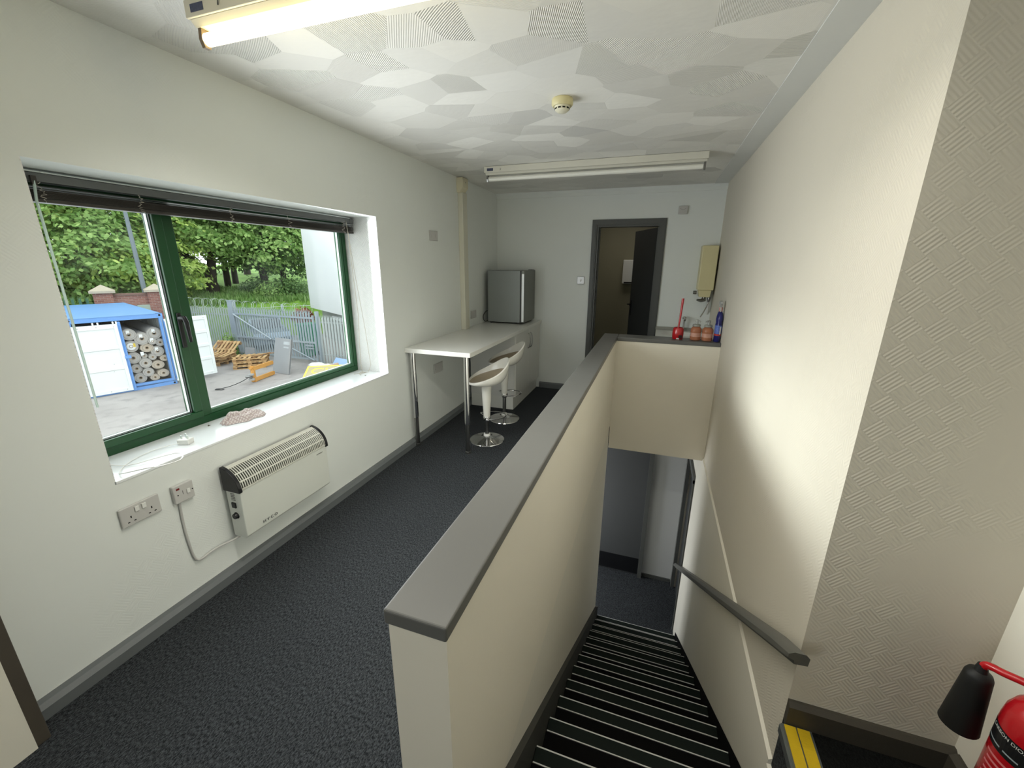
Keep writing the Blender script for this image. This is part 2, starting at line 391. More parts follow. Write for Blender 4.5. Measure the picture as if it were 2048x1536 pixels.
# ------------------------------------------------------------------ staircase
RISE, GO = 0.186, 0.26
stc = empty('staircase', (2.1, 3.0, -2.604), 'steep flight of dark treads with silver edged nosings going down between cream walls', 'staircase')
x0s, x1s = 1.672, WX-0.018
M_TREAD = mat('black_stair_tread', (9, 9, 9), 0.9, noise=0.3, scale=60, bump=0.3, bscale=200, spec=0.15)
M_NOSE = mat('dark_green_grip_strip', (20, 28, 24), 0.75, noise=0.2, scale=80, spec=0.2)
M_EDGE = mat('bright_aluminium_edge', (214, 216, 210), 0.45, metal=0.2, noise=0.04)
M_RISER = mat('black_riser', (8, 8, 8), 0.9, noise=0.2, scale=30, spec=0.15)
for j in range(1, 14):
    yf = 0.26 + GO*j; z = -RISE*j - 0.035
    t = MB().box(x0s, x1s, yf-GO-0.0, yf, z-0.03, z).build('tread', M_TREAD, stc)
    MB().box(x0s+0.004, x1s-0.004, yf-0.056, yf+0.006, z-0.028, z+0.003).build('nosing_strip', M_NOSE, t)
    MB().box(x0s+0.004, x1s-0.004, yf+0.002, yf+0.0075, z-0.008, z+0.0045).build('silver_edge', M_EDGE, t)
    MB().box(x0s+0.004, x1s-0.004, yf-0.060, yf-0.055, z, z+0.0045).build('silver_edge', M_EDGE, t)
    MB().box(x0s, x1s, yf-0.02, yf-0.002, z-RISE, z-0.03).build('riser', M_RISER, stc)
def strg(xa, xb, off):
    k = -RISE/GO
    ya, yb = 0.27, 3.66
    P = [(ya, (ya-0.26)*k+off), (yb, (yb-0.26)*k+off), (yb, -2.60), (yb-0.35, -2.60), (ya, (ya-0.26)*k-0.3)]
    return MB().prism(P, 'x', xa, xb)
strg(1.647, 1.672, 0.10).build('stringer', mat('worn_stringer_paint', (58, 58, 54), 0.6, noise=0.15, scale=8), stc)
strg(WX-0.018, WX-0.0165, 0.02).build('stringer', M_RISER, stc)

# handrail on the stairwell wall
hr = empty('handrail', (2.52, 2.0, -1.0), 'dark grey sloping wooden handrail on the stairwell wall', 'handrail')
k = -0.687
pr = [(0.028, -0.030), (0.030, 0.012), (0.018, 0.028), (-0.014, 0.028), (-0.030, 0.010), (-0.030, -0.014), (-0.012, -0.020), (-0.010, -0.034)]
def rail_pts(y): return [(2.523+a, y, 0.385+(y-0.82)*k+b) for a, b in pr]
r = MB(); n = len(pr); ysr = [0.82, 0.99, 4.2]; R = [rail_pts(y) for y in ysr]
R[0] = [(x, y+0.0, min(z, 0.385+b_) ) for (x, y, z), b_ in zip(R[0], [-0.01, 0.0, 0.012, 0.012, 0.002, -0.012, -0.014, -0.018])]
r.add([p for q in R for p in q], [(i*n+a, i*n+(a+1)%n, (i+1)*n+(a+1)%n, (i+1)*n+a) for i in range(2) for a in range(n)] + [tuple(range(n-1,-1,-1)), tuple(range(2*n, 3*n))])
r.build('rail', mat('dark_rail_paint', (92, 92, 88), 0.4, noise=0.08, scale=5), hr, smooth=True)

# yellow nosing of the landing on the right
yn = empty('stair_nosing', (2.6, 0.4, 0), 'yellow two-strip safety nosing along the landing edge at lower right', 'nosing')
MB().prism([(WX-0.018, -0.034), (WX-0.006, -0.034), (WX-0.006, 0), (2.645, 0), (2.645, 0.006), (WX-0.012, 0.006), (WX-0.018, -0.002)], 'y', -0.8, 0.894).build('nosing_base', mat('grey_nosing_aluminium', (120, 126, 128), 0.4, metal=0.7, noise=0.1), yn)
M_YEL = mat('yellow_grip', (205, 172, 20), 0.6, noise=0.08, scale=40, bump=0.2, bscale=200)
for a, b in ((WX-0.006, 2.594), (2.599, 2.637)):
    MB().box(a, b, -0.8, 0.89, 0.0065, 0.010).build('grip_strip', M_YEL, yn)
MB().box(2.646, 3.007, -1.2, 0.893, 0.0005, 0.006).build('mat_tmp', M_MAT)
single(bpy.data.objects['mat_tmp'], 'thin black floor covering beside the yellow nosing', 'mat'); bpy.data.objects['mat_tmp'].name = 'floor_mat'

# ------------------------------------------------------------------ window
win = empty('window_1', (-0.29, 1.34, 0.742), kind='structure')
FX = -0.292   # room-side face of the frame
MB().prism([(-0.40, 0.7305), (0.002, 0.7305), (0.002, 0.742), (-0.40, 0.742)], 'y', wy0+0.004, wy1-0.004).build('sill', M_SILL, win, bevel=0.002)
fy0, fy1, fz0, fz1 = wy0, wy1-0.004, 0.742, 1.905
fr = MB()
def bar(m, y0, y1, z0, z1, x0=-0.36, x1=FX): m.box(x0, x1, y0, y1, z0, z1)
bar(fr, fy0, fy1, fz0, fz0+0.042); bar(fr, fy0, fy1, fz1-0.05, fz1); bar(fr, fy0, fy0+0.06, fz0+0.042, fz1-0.05); bar(fr, fy1-0.035, fy1, fz0+0.042, fz1-0.05)
bar(fr, 0.985, 1.04, fz0+0.042, fz1-0.05)
fr.build('frame', M_GREEN, win, bevel=0.004)
# opening sash on the left
sy0, sy1, sz0, sz1 = fy0+0.055, 0.987, fz0+0.043, fz1-0.045
sa = MB(); sx = FX+0.014
for a in ((sy0, sy1, sz0, sz0+0.036), (sy0, sy1, sz1-0.036, sz1), (sy0, sy0+0.038, sz0+0.036, sz1-0.036), (sy1-0.042, sy1, sz0+0.036, sz1-0.036)): bar(sa, *a, x0=-0.35, x1=sx)
sash = sa.build('sash', M_GREEN, win, bevel=0.004)
# beads of the fixed pane
fb = MB(); b0, b1, c0, c1 = 1.04, fy1-0.035, fz0+0.042, fz1-0.05
for a in ((b0, b1, c0, c0+0.022), (b0, b1, c1-0.022, c1), (b1-0.022, b1, c0+0.022, c1-0.022)): bar(fb, *a, x0=-0.345, x1=FX-0.006)
fb.build('glazing_bead', mat('faded_green_bead', (52, 96, 66), 0.4, noise=0.06), win, bevel=0.003)
M_GLASS = mat('window_glass', (255, 255, 255), 0.0, trans=1.0, ior=1.0, spec=0.0, noise=0)
gl = NT('clear_pane')
tr = gl.n('ShaderNodeBsdfTransparent'); gs = gl.n('ShaderNodeBsdfGlossy'); gs.inputs['Roughness'].default_value = 0.02
mxs = gl.n('ShaderNodeMixShader'); Pg, xg, yg, zg_ = gl.coords()
tr.inputs['Color'].default_value = (0.95, 0.975, 0.96, 1)
dif = gl.n('ShaderNodeBsdfTranslucent'); dif.inputs['Color'].default_value = (0.9, 0.95, 0.95, 1)
mx2 = gl.n('ShaderNodeMixShader'); mx2.inputs[0].default_value = 0.05
sm = gl.math('MULTIPLY', gl.ramp(gl.noise(Pg, 5, 4), 0.5, 0.8), 0.006); gl.link(sm, mx2.inputs[0])
gl.link(tr.outputs[0], mx2.inputs[1]); gl.link(dif.outputs[0], mx2.inputs[2])
fre = gl.n('ShaderNodeFresnel'); fre.inputs['IOR'].default_value = 1.35
geo_ = gl.n('ShaderNodeNewGeometry')
gl.link(gl.math('MULTIPLY', fre.outputs[0], gl.math('SUBTRACT', 1.0, geo_.outputs['Backfacing'])), mxs.inputs[0]); gl.link(mx2.outputs[0], mxs.inputs[1]); gl.link(gs.outputs[0], mxs.inputs[2])
gl.link(mxs.outputs[0], gl.t.nodes['Material Output'].inputs['Surface'])
def pane(y0, y1, z0, z1, par):
    p = MB().box(-0.310, -0.306, y0, y1, z0, z1).build('glass_pane', gl.m, par)
    s = MB()
    for a in ((y0, y1, z0, z0+0.006), (y0, y0+0.006, z0+0.006, z1), (y1-0.006, y1, z0+0.006, z1)): bar(s, *a, x0=-0.328, x1=-0.312)
    s.build('spacer_bar', M_SPACER, p)
pane(sy0+0.036, sy1-0.040, sz0+0.034, sz1-0.034, sash)
pane(b0-0.004, b1-0.02, c0+0.02, c1-0.02, win)
g_ = MB()
for a in ((sy1-0.0455, sy1-0.042, sz0+0.036, sz1-0.036), (sy0+0.038, sy1-0.042, sz0+0.0355, sz0+0.039)): bar(g_, *a, x0=-0.305, x1=-0.296)
g_.build('seal', M_SEAL, sash)
hd = MB(); hd.box(sx, sx+0.012, 0.953, 0.972, 1.17, 1.345)
hd = hd.build('handle', M_BLACK, sash, bevel=0.003)
MB().tube([(sx+0.012, 0.962, 1.32), (sx+0.045, 0.962, 1.322), (sx+0.052, 0.963, 1.30), (sx+0.050, 0.966, 1.25), (sx+0.046, 0.970, 1.20)], [0.011, 0.011, 0.011, 0.009, 0.008], 10).build('lever', M_BLACK, sash, smooth=True)
MB().lathe([(0.0, 0.0), (0.009, 0.0), (0.009, 0.022), (0.006, 0.026), (0.0, 0.026)], (sx, 0.984, 1.303), 12, 'x').build('key_lock', M_CHROME, sash, smooth=True)

# venetian blind, drawn up
M_BL = mat('grey_blind_metal', (104, 106, 106), 0.4, metal=0.3, noise=0.04)
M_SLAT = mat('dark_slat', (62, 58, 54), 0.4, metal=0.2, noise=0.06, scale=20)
M_CORD = mat('pale_cord', (196, 190, 178), 0.8, noise=0.05)
vb = empty('venetian_blind', (-0.215, 1.34, 1.79), 'dark grey venetian blind drawn up to the top of the window', 'blind')
hb = MB().box(-0.245, -0.2, wy0+0.012, wy1-0.022, 1.868, 1.898).build('head_rail', M_BL, vb, bevel=0.002)
MB().box(-0.2475, -0.1975, wy1-0.045, wy1-0.012, 1.866, 1.905).build('end_bracket', M_BL, vb, bevel=0.002)
MB().box(-0.24, -0.199, wy0+0.012, wy1-0.022, 1.899, 1.9035).build('rail_lip', M_SPACER, vb)
for z in (1.852, 1.8445):
    MB().prism([(-0.242, z), (-0.2215, z+0.003), (-0.200, z), (-0.200, z+0.0012), (-0.2215, z+0.0042), (-0.242, z+0.0012)], 'y', wy0+0.012, wy1-0.014).build('slat', M_BL, vb)
ss = MB()
for i in range(14):
    z = 1.812 + i*0.0021; dx = random.uniform(-0.002, 0.002); dy = random.uniform(-0.004, 0.003)
    ss.prism([(-0.242+dx, z), (-0.2215+dx, z+0.003), (-0.200+dx, z), (-0.200+dx, z+0.0012), (-0.2215+dx, z+0.0042), (-0.242+dx, z+0.0012)], 'y', wy0+0.014+dy, wy1-0.014+dy)
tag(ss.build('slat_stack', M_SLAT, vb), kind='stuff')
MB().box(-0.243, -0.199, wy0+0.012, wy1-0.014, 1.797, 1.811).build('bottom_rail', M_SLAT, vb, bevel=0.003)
for yc in (0.545, 0.86, 1.28, 1.66, 2.13):
    pts = []
    for i in range(16): pts.append((-0.196+random.uniform(-0.004, 0.006), yc+random.uniform(-0.014, 0.014), 1.866-0.0045*i))
    MB().tube(pts, 0.0012, 5).build('ladder_cord', M_CORD, vb)
MB().tube([(-0.19, 0.528, 1.868), (-0.186, 0.518, 1.80), (-0.17, 0.512, 1.40), (-0.165, 0.511, 1.01)], 0.0045, 8).build('tilt_wand', mat('clear_acrylic', (214, 232, 224), 0.15, trans=0.25, noise=0), vb, smooth=True)
MB().box(-0.196, -0.186, 0.52, 0.535, 1.855, 1.885).build('wand_clip', M_SLAT, vb)
MB().tube([(-0.198, 2.165, 1.88), (-0.193, 2.17, 1.80), (-0.20, 2.19, 1.5), (-0.20, 2.205, 1.2), (-0.21, 2.20, 1.0), (-0.225, 2.215, 0.90), (-0.235, 2.222, 0.80), (-0.225, 2.215, 0.75), (-0.21, 2.20, 0.7455)], 0.0022, 6).build('pull_cord', M_CORD, vb, smooth=True)
MB().tube([(-0.196, 2.176, 1.80), (-0.19, 2.20, 1.5), (-0.17, 2.23, 1.1), (-0.15, 2.235, 0.80), (-0.16, 2.21, 0.7455)] + [(-0.17-0.03*sin(t*1.7)-0.004*t, 2.16+0.05*cos(t*1.1), 0.7455) for t in range(9)], 0.0018, 6).build('pull_cord', M_CORD, vb, smooth=True)

# things on the sill
def towel():
    rnd = random.Random(3); m = MB(); n1, n2 = 46, 26
    P = []
    for i in range(n1):
        row = []
        for j in range(n2):
            u, v = i/(n1-1), j/(n2-1)
            L = 0.235; wd = 0.022 + 0.062*sin(pi*min(1, u*1.15)**0.8*0.62) + 0.006*sin(17*u)
            y = 1.005 + L*u*0.95; x = -0.18 + (v-0.5)*2*wd - 0.03*u*0
            edge = max(0, 1-(abs(v-0.5)*2)**4) * max(0, 1-(abs(u-0.5)*2)**8)
            z = 0.744 + edge*(0.006 + 0.016*abs(sin(9*v+2.5*u+0.6*sin(9*u))) + 0.008*abs(sin(15*u-9*v+sin(6*v))) + 0.024*(1-v)*max(0, sin(2.2*u*pi-1.2)))
            row.append((x + 0.007*sin(14*u+3*v), y + 0.007*sin(11*v), z))
        P.append(row)
    m.grid(P); return m
g = NT('checked_towel'); P, x, y, z = g.coords()
chk = g.math('MAXIMUM', g.ramp(g.math('SINE', g.math('MULTIPLY', g.math('ADD', x, g.math('MULTIPLY', y, 0.4)), 520)), 0.2, 0.5), g.ramp(g.math('SINE', g.math('MULTIPLY', g.math('SUBTRACT', y, g.math('MULTIPLY', x, 0.3)), 430)), 0.3, 0.6))
g.link(g.mixc(chk, lin((216, 208, 204)), lin((184, 168, 166))), g.b.inputs['Base Color']); g.b.inputs['Roughness'].default_value = 0.95; g.bump(g.noise(P, 220, 3), 0.5, 0.004)
single(towel().build('tea_towel', g.m, smooth=True, org=(-0.17, 1.16, 0.743)), 'crumpled checked tea towel lying on the window sill', 'towel')

ch = empty('phone_charger', (-0.10, 0.755, 0.742), 'white three-pin phone charger with a looped white cable on the sill', 'charger')
MB().prism([(-0.135, 0.745), (-0.085, 0.765), (-0.100, 0.803), (-0.150, 0.783)], 'z', 0.7425, 0.768).build('charger_body', M_WHITE, ch, bevel=0.003)
for px, py, l in ((-0.133, 0.768, 0.016), (-0.107, 0.779, 0.016), (-0.128, 0.787, 0.021)):
    MB().box(px-0.004, px+0.004, py-0.0025, py+0.0025, 0.768, 0.768+l).build('pin', M_SPACER, ch)
def smooth_path(pts, n=8):
    pts = [Vector(p) for p in pts]; out = []
    for i in range(len(pts)-1):
        p0, p1, p2, p3 = pts[max(i-1, 0)], pts[i], pts[i+1], pts[min(i+2, len(pts)-1)]
        for q in range(n):
            t = q/n
            out.append(0.5*((2*p1)+(-p0+p2)*t+(2*p0-5*p1+4*p2-p3)*t*t+(-p0+3*p1-3*p2+p3)*t**3))
    out.append(pts[-1]); return out
cb = smooth_path([(-0.125, 0.752, 0.752), (-0.16, 0.70, 0.748), (-0.165, 0.62, 0.746), (-0.125, 0.53, 0.746), (-0.06, 0.472, 0.748), (-0.03, 0.466, 0.753), (0.02, 0.485, 0.765), (0.065, 0.505, 0.775), (0.115, 0.55, 0.78), (0.12, 0.60, 0.78), (0.06, 0.645, 0.772), (0.0, 0.655, 0.764), (-0.06, 0.60, 0.752), (-0.09, 0.545, 0.748), (-0.13, 0.515, 0.748), (-0.20, 0.50, 0.748), (-0.26, 0.48, 0.7475), (-0.275, 0.44, 0.7475)])
MB().tube(cb, 0.0019, 6).build('cable', M_WHITE, ch, smooth=True)
M_FLY = mat('dry_brown_insect', (86, 78, 66), 0.8, noise=0.1)
for lab, (fx, fy) in (('tiny dry dead fly on the sill nearest the charger', (-0.235, 0.97)), ('tiny dead fly at the far end of the sill under the cord', (-0.12, 2.12))):
    f = MB().lathe([(0.0, -0.006), (0.0026, -0.003), (0.003, 0.0), (0.002, 0.004), (0, 0.006)], (fx, fy, 0.7452), 8, 'y')
    f.prism([(fx-0.006, fy-0.001), (fx, fy+0.004), (fx-0.009, fy+0.006)], 'z', 0.7462, 0.7466); f.prism([(fx+0.006, fy-0.001), (fx, fy+0.004), (fx+0.009, fy+0.006)], 'z', 0.7462, 0.7466)
    single(f.build('dead_fly', M_FLY, org=(fx, fy, 0.742)), lab, 'insect')

# ------------------------------------------------------------------ convector heater
he = empty('convector_heater', (0.06, 1.115, 0.22), 'white convector heater with black end caps on the wall under the window', 'heater')
hy0, hy1 = 0.82, 1.41
M_HW = mat('heater_white', (218, 221, 214), 0.3, noise=0.02, scale=3)
M_HG = mat('heater_grille_white', (206, 206, 196), 0.35, noise=0.03)
MB().prism([(0.015, 0.222), (0.095, 0.222), (0.108, 0.235), (0.114, 0.495), (0.015, 0.50)], 'y', hy0+0.002, hy1-0.002).build('body', M_HW, he, bevel=0.004)
arc = [(0.118*cos(a)*1.0, 0.498+0.115*sin(a)) for a in [radians(t) for t in range(0, 73, 6)]]   # curved top, front to back
def arcp(t, off=0.0):
    a = radians(t); return ((0.118-off)*cos(a), 0.498+(0.115-off)*sin(a))
dark = [arcp(t, 0.006) for t in range(0, 79, 6)] + [(0.015, 0.60), (0.015, 0.498)]
MB().prism(dark, 'y', hy0+0.012, hy1-0.012).build('inner_guard', M_HOLE, he)
gr = MB()
def arc_strip(m, t0, t1, y0, y1, nn=5):
    o_ = [arcp(t0+(t1-t0)*i/nn) for i in range(nn+1)]; i_ = [arcp(t0+(t1-t0)*i/nn, 0.0055) for i in range(nn+1)]
    m.prism(o_ + i_[::-1], 'y', y0, y1)
for t0, t1 in ((0, 3.5), (20, 23.5), (42, 45.5), (66, 78)): arc_strip(gr, t0, t1, hy0+0.012, hy1-0.012, 3)
NR = 46
for i in range(NR+1):
    y = hy0+0.014 + (hy1-hy0-0.028)*i/NR
    arc_strip(gr, 3.5, 66, y-0.0026, y+0.0026, 8)
gr.build('grille', M_HG, he)
for nm, a, b in (('end_cap', hy0-0.006, hy0+0.014), ('end_cap', hy1-0.014, hy1+0.006)):
    prf = [arcp(t, -0.003) for t in range(0, 85, 7)] + [(0.012, 0.606), (0.012, 0.488), (0.121, 0.488)]
    MB().prism(prf, 'y', a, b).build(nm, M_BLACK, he, bevel=0.003)
MB().box(0.045, 0.072, hy0-0.004, hy0+0.004, 0.395, 0.425).build('rocker_switch', M_BLACK, he, bevel=0.002)
MB().lathe([(0.0, -0.012), (0.014, -0.012), (0.017, 0.0), (0.020, 0.004)], (0.06, hy0, 0.350), 20, 'y').build('thermostat_dial', M_BLACK, he, smooth=True)
for i in range(5):
    MB().box(0.048, 0.074, hy0-0.0005, hy0+0.004, 0.438+i*0.009, 0.441+i*0.009).build('vent_slot', M_STEEL, he)
M_INK = mat('dark_print', (52, 56, 58), 0.6, noise=0)
MT = frame_M((0.1135, 0.96, 0.262), (0, 1, 0), (0.02, 0, 1))
text_mesh('lettering', 'HYCO', 0.022, MT, M_INK, he, spacing=1.5, stretch=1.15)
text_mesh('lettering', 'convector', 0.012, frame_M((0.1158, 1.345, 0.468), (0, 1, 0), (0.02, 0, 1)), M_STEEL, he, extrude=0.0003)

# sockets and switches on the left wall
M_SOCK = mat('grey_white_socket', (196, 195, 192), 0.35, noise=0.02)
def plate(name, label, cat, y0, y1, z0, z1, depth=0.011, x=0.0, m=None):
    e_ = empty(name, (x, (y0+y1)/2, (z0+z1)/2), label, cat)
    MB().box(x+0.0005, x+depth, y0, y1, z0, z1).build('face_plate', m or M_SOCK, e_, bevel=0.004)
    return e_
so = plate('double_socket', 'grey-white double wall socket with two rockers low under the window', 'socket', 0.401, 0.547, 0.539, 0.625)
for y in (0.461, 0.487): MB().box(0.011, 0.0155, y-0.008, y+0.008, 0.590, 0.613).build('rocker', M_WHITE, so, bevel=0.002)
for y in (0.436, 0.512):
    for a, b in ((0.0, 0.577), (-0.011, 0.556), (0.011, 0.556)):
        w, h_ = (0.002, 0.005) if a == 0 else (0.0038, 0.002)
        MB().box(0.0108, 0.0116, y+a-w, y+a+w, b-h_, b+h_).build('pin_hole', M_HOLE, so)
sp = plate('fused_spur', 'fused spur switch with a red neon feeding the heater flex', 'switch', 0.597, 0.683, 0.536, 0.622, depth=0.020)
MB().box(0.020, 0.0205, 0.610, 0.624, 0.600, 0.609).build('neon', mat('red_neon', (120, 24, 26), 0.3, noise=0), sp)
MB().box(0.020, 0.0245, 0.650, 0.664, 0.568, 0.590).build('rocker', M_WHITE, sp, bevel=0.002)
MB().box(0.020, 0.0206, 0.634, 0.6355, 0.572, 0.590).build('fuse_slot', M_HOLE, sp)
for yy, zz in ((0.613, 0.576), (0.676, 0.578)): MB().lathe([(0, 0), (0.003, 0), (0.003, 0.0012), (0, 0.0012)], (0.0195, yy, zz), 10, 'x').build('screw', M_HOLE, sp)
fx = smooth_path([(0.008, 0.618, 0.537), (0.007, 0.615, 0.46), (0.007, 0.614, 0.39), (0.007, 0.617, 0.31), (0.007, 0.622, 0.25), (0.009, 0.632, 0.216), (0.009, 0.655, 0.206), (0.009, 0.70, 0.212), (0.012, 0.75, 0.211), (0.022, 0.80, 0.208), (0.035, 0.835, 0.212)], 6)
single(MB().tube(fx, 0.0052, 8).build('heater_flex', M_SOCK, smooth=True, org=(0.008, 0.65, 0.21)), 'white painted flex running down the wall from the spur to the heater', 'cable')
pl = plate('blank_plate', 'double wall plate high on the left wall between window and conduit', 'plate', 2.996, 3.142, 1.787, 1.873)
for y in (3.035, 3.105): MB().box(0.011, 0.014, y-0.012, y+0.012, 1.815, 1.845).build('blank_insert', M_SOCK, pl, bevel=0.002)
pl = plate('blank_plate', 'grey blank double wall plate under the breakfast bar', 'plate', 2.968, 3.136, 0.557, 0.650)
for y in (2.985, 3.12): MB().lathe([(0, 0), (0.003, 0), (0.003, 0.0008), (0, 0.0008)], (0.0108, y, 0.60), 8, 'x').build('screw', M_STEEL, pl)
pl = plate('wall_socket', 'grey wall socket just above the worktop beside the fridge', 'socket', 3.845, 3.99, 0.986, 1.073)
for y in (3.88, 3.955): MB().box(0.011, 0.014, y-0.006, y+0.006, 1.045, 1.062).build('rocker', M_SOCK, pl, bevel=0.002)
# conduit with detector head
co_ = empty('conduit', (0.02, 3.66, 0.9), 'cream boxed conduit running from worktop to ceiling with a small sensor head', 'conduit')
MB().box(0.0, 0.055, 3.60, 3.705, 0.90, 2.27).build('trunking', mat('cream_trunking', (214, 212, 196), 0.45, noise=0.02), co_, bevel=0.006)
MB().prism([(0.0, 2.265), (0.035, 2.265), (0.072, 2.31), (0.072, 2.402), (0.0, 2.402)], 'y', 3.575, 3.70).build('sensor_head', mat('cream_sensor', (218, 212, 186), 0.4, noise=0.02), co_, bevel=0.006)
MB().lathe([(0, 0), (0.006, 0), (0.006, 0.002), (0, 0.002)], (0.0715, 3.64, 2.36), 12, 'x').build('indicator', M_STEEL, co_)

# ------------------------------------------------------------------ breakfast bar, cabinet, fridge, stools
bar_ = empty('breakfast_bar', (0.3, 3.6, 0), 'white worktop breakfast bar on two chrome legs along the left wall', 'worktop')
MB().box(0.001, 0.609, 2.4933, YF-0.001, 0.862, 0.90).build('worktop', M_LAM, bar_, bevel=0.003)
for lx, ly in ((0.052, 2.535), (0.552, 2.535)):
    lg = MB().lathe([(0.030, 0.8615), (0.030, 0.855), (0.0225, 0.853), (0.0225, 0.27)], (lx, ly, 0), 24).build('leg', M_CHROME, bar_, smooth=True)
    MB().lathe([(0.0195, 0.27), (0.0195, 0.02), (0.023, 0.018), (0.024, 0.0005)], (lx, ly, 0), 24).build('lower_leg', M_STEEL, lg, smooth=True)
for q, (a, b) in enumerate(((0.40, 3.52), (0.44, 3.62), (0.42, 3.40))):
    pass
cab = empty('base_cabinet', (0.3, 4.2, 0), 'white two-door base cabinet under the far end of the worktop', 'cabinet')
MB().box(0.05, 0.572, 3.715, 4.692, 0.15, 0.8615).build('carcass', mat('white_carcass', (212, 212, 208), 0.3, noise=0.02), cab)
MB().box(0.05, 0.56, 3.722, 4.69, 0.0005, 0.149).build('plinth', M_LAM, cab)
for a, b, hyy in ((3.717, 4.203, 4.165), (4.207, 4.690, 4.245)):
    dd = MB().box(0.573, 0.591, a, b, 0.153, 0.858).build('door', M_LAM, cab, bevel=0.002)
    MB().tube(smooth_path([(0.591, hyy, 0.81), (0.612, hyy, 0.79), (0.622, hyy, 0.72), (0.612, hyy, 0.65), (0.591, hyy, 0.63)], 5), 0.0055, 8).build('handle', M_STEEL, dd, smooth=True)
M_FS = mat('fridge_side_grey', (134, 138, 136), 0.42, metal=0.3, noise=0.05, scale=3)
M_FD = mat('fridge_door_grey', (118, 120, 114), 0.4, metal=0.4, noise=0.04)
fg = empty('mini_fridge', (0.3, 4.44, 0.90), 'silver grey mini fridge standing on the worktop in the far corner', 'fridge')
MB().box(0.065, 0.472, 4.205, 4.655, 0.916, 1.515).build('cabinet_body', M_FS, fg, bevel=0.006)
dr = MB().box(0.482, 0.522, 4.205, 4.655, 0.918, 1.518).build('door', M_FD, fg, bevel=0.006)
MB().box(0.4725, 0.4815, 4.212, 4.648, 0.922, 1.512).build('door_seal', M_BLACK, fg)
MB().box(0.4925, 0.519, 4.2015, 4.2045, 0.93, 1.478).build('handle_strip', mat('pale_strip', (206, 208, 206), 0.3, metal=0.5, noise=0.02), dr)
MB().box(0.46, 0.515, 4.56, 4.63, 1.5185, 1.524).build('hinge_cover', M_BLACK, dr)
for fx_, fy_ in ((0.10, 4.24), (0.44, 4.24), (0.44, 4.62), (0.10, 4.62)): MB().lathe([(0.014, 0.9005), (0.014, 0.916)], (fx_, fy_, 0), 12).build('foot', M_BLACK, fg)
MB().tube(smooth_path([(0.064, 4.40, 1.0), (0.03, 4.36, 1.03), (0.022, 4.25, 1.03), (0.02, 4.17, 0.98), (0.03, 4.19, 0.92), (0.064, 4.24, 0.93)], 6), 0.004, 6).build('power_cord', M_BLACK, fg, smooth=True)
M_MARK = mat('worktop_scuff', (110, 108, 102), 0.7, noise=0.1)

M_STW = mat('stool_white_plastic', (226, 224, 216), 0.16, noise=0.02)
M_PAD = mat('taupe_seat_lining', (150, 138, 118), 0.35, noise=0.06, scale=10)
def stool():
    s = empty('bar_stool', (0, 0, 0))
    n = 40
    def shell(off, name, m):
        rows = []
        # tilted bowl: rim higher at +x (the back)
        for q in range(13):
            t = q/12; row = []
            for k_ in range(n+1):
                a = 2*pi*k_/n; ca, sa = cos(a), sin(a)
                rad = (0.045 + 0.145*sin(t*pi/2)**0.9) - off*1.0
                ex = 0.020*t
                zb = 0.540 + 0.085*t**2.2 + off*0.7
                tilt = 0.075*ca*t**2 + 0.05*max(0, ca)**2*t**3
                row.append((rad*ca*1.0 + ex, rad*sa*0.98, zb + tilt + 0.02*t))
            rows.append(row)
        return MB().grid(rows)
    o_ = shell(0, '', None); i_ = shell(0.010, '', None)
    sh = MB(); 
    k0 = len(o_.v); sh.add(o_.v, o_.f); sh.add(i_.v, [f[::-1] for f in i_.f])
    ro = [12*(n+1)+q for q in range(n+1)]
    sh.f += [(ro[q], ro[q+1], k0+ro[q+1], k0+ro[q]) for q in range(n)]
    ob = sh.build('seat', M_STW, s, smooth=True)
    pad = shell(0.0125, '', None)
    pad2 = MB(); m_ = 10; pad2.add(pad.v[:m_*(n+1)], [(i*(n+1)+q, i*(n+1)+q+1, (i+1)*(n+1)+q+1, (i+1)*(n+1)+q) for i in range(m_-1) for q in range(n)] + [tuple(range(n))])
    pad2.build('seat_lining', M_PAD, ob, smooth=True)
    MB().lathe([(0.048, 0.552), (0.046, 0.53), (0.041, 0.42), (0.034, 0.30), (0.031, 0.235)], (0, 0, 0), 28).build('stem', M_STW, s, smooth=True)
    MB().lathe([(0.033, 0.236), (0.035, 0.232), (0.035, 0.214), (0.026, 0.212), (0.026, 0.206), (0.029, 0.204), (0.029, 0.194), (0.02, 0.192)], (0, 0, 0), 24).build('collar', M_CHROME, s, smooth=True)
    MB().lathe([(0.0185, 0.194), (0.0185, 0.06)], (0, 0, 0), 20).build('gas_column', M_STEEL, s, smooth=True)
    MB().lathe([(0.03, 0.062), (0.032, 0.055), (0.032, 0.044), (0.028, 0.042)], (0, 0, 0), 24).build('base_ring', M_WHITE, s, smooth=True)
    MB().lathe([(0.028, 0.044), (0.04, 0.034), (0.08, 0.023), (0.13, 0.012), (0.16, 0.006), (0.163, 0.001)], (0, 0, 0), 48).build('base', M_CHROME, s, smooth=True)
    ring = [(0.034*cos(radians(100)), 0.034, 0.225)] + [(0.03+0.15*cos(a)*1.0, -0.0+0.105*sin(a), 0.235) for a in [radians(t) for t in range(118, -119, -12)]] + [(-0.006, -0.034, 0.225)]
    MB().tube(smooth_path(ring, 3), 0.006, 8).build('foot_ring', M_CHROME, s, smooth=True)
    return s
st1 = stool(); tree = build_tree(st1)
st2 = copy_tree(tree)
for s, x, y, z, rz, lab in ((st1, 0.597, 2.86, 1, radians(34), 'white plastic bar stool nearer the table legs, chrome disc base in full view'), (st2, 0.562, 3.43, 1, radians(30), 'white plastic bar stool farther back, beside the white cabinet')):
    s.location = (x, y, 0); s.rotation_euler.z = rz
    tag(s, lab, 'stool', 'white bar stools at the breakfast bar')
st2.scale = (1.0, 1.0, 1.0)
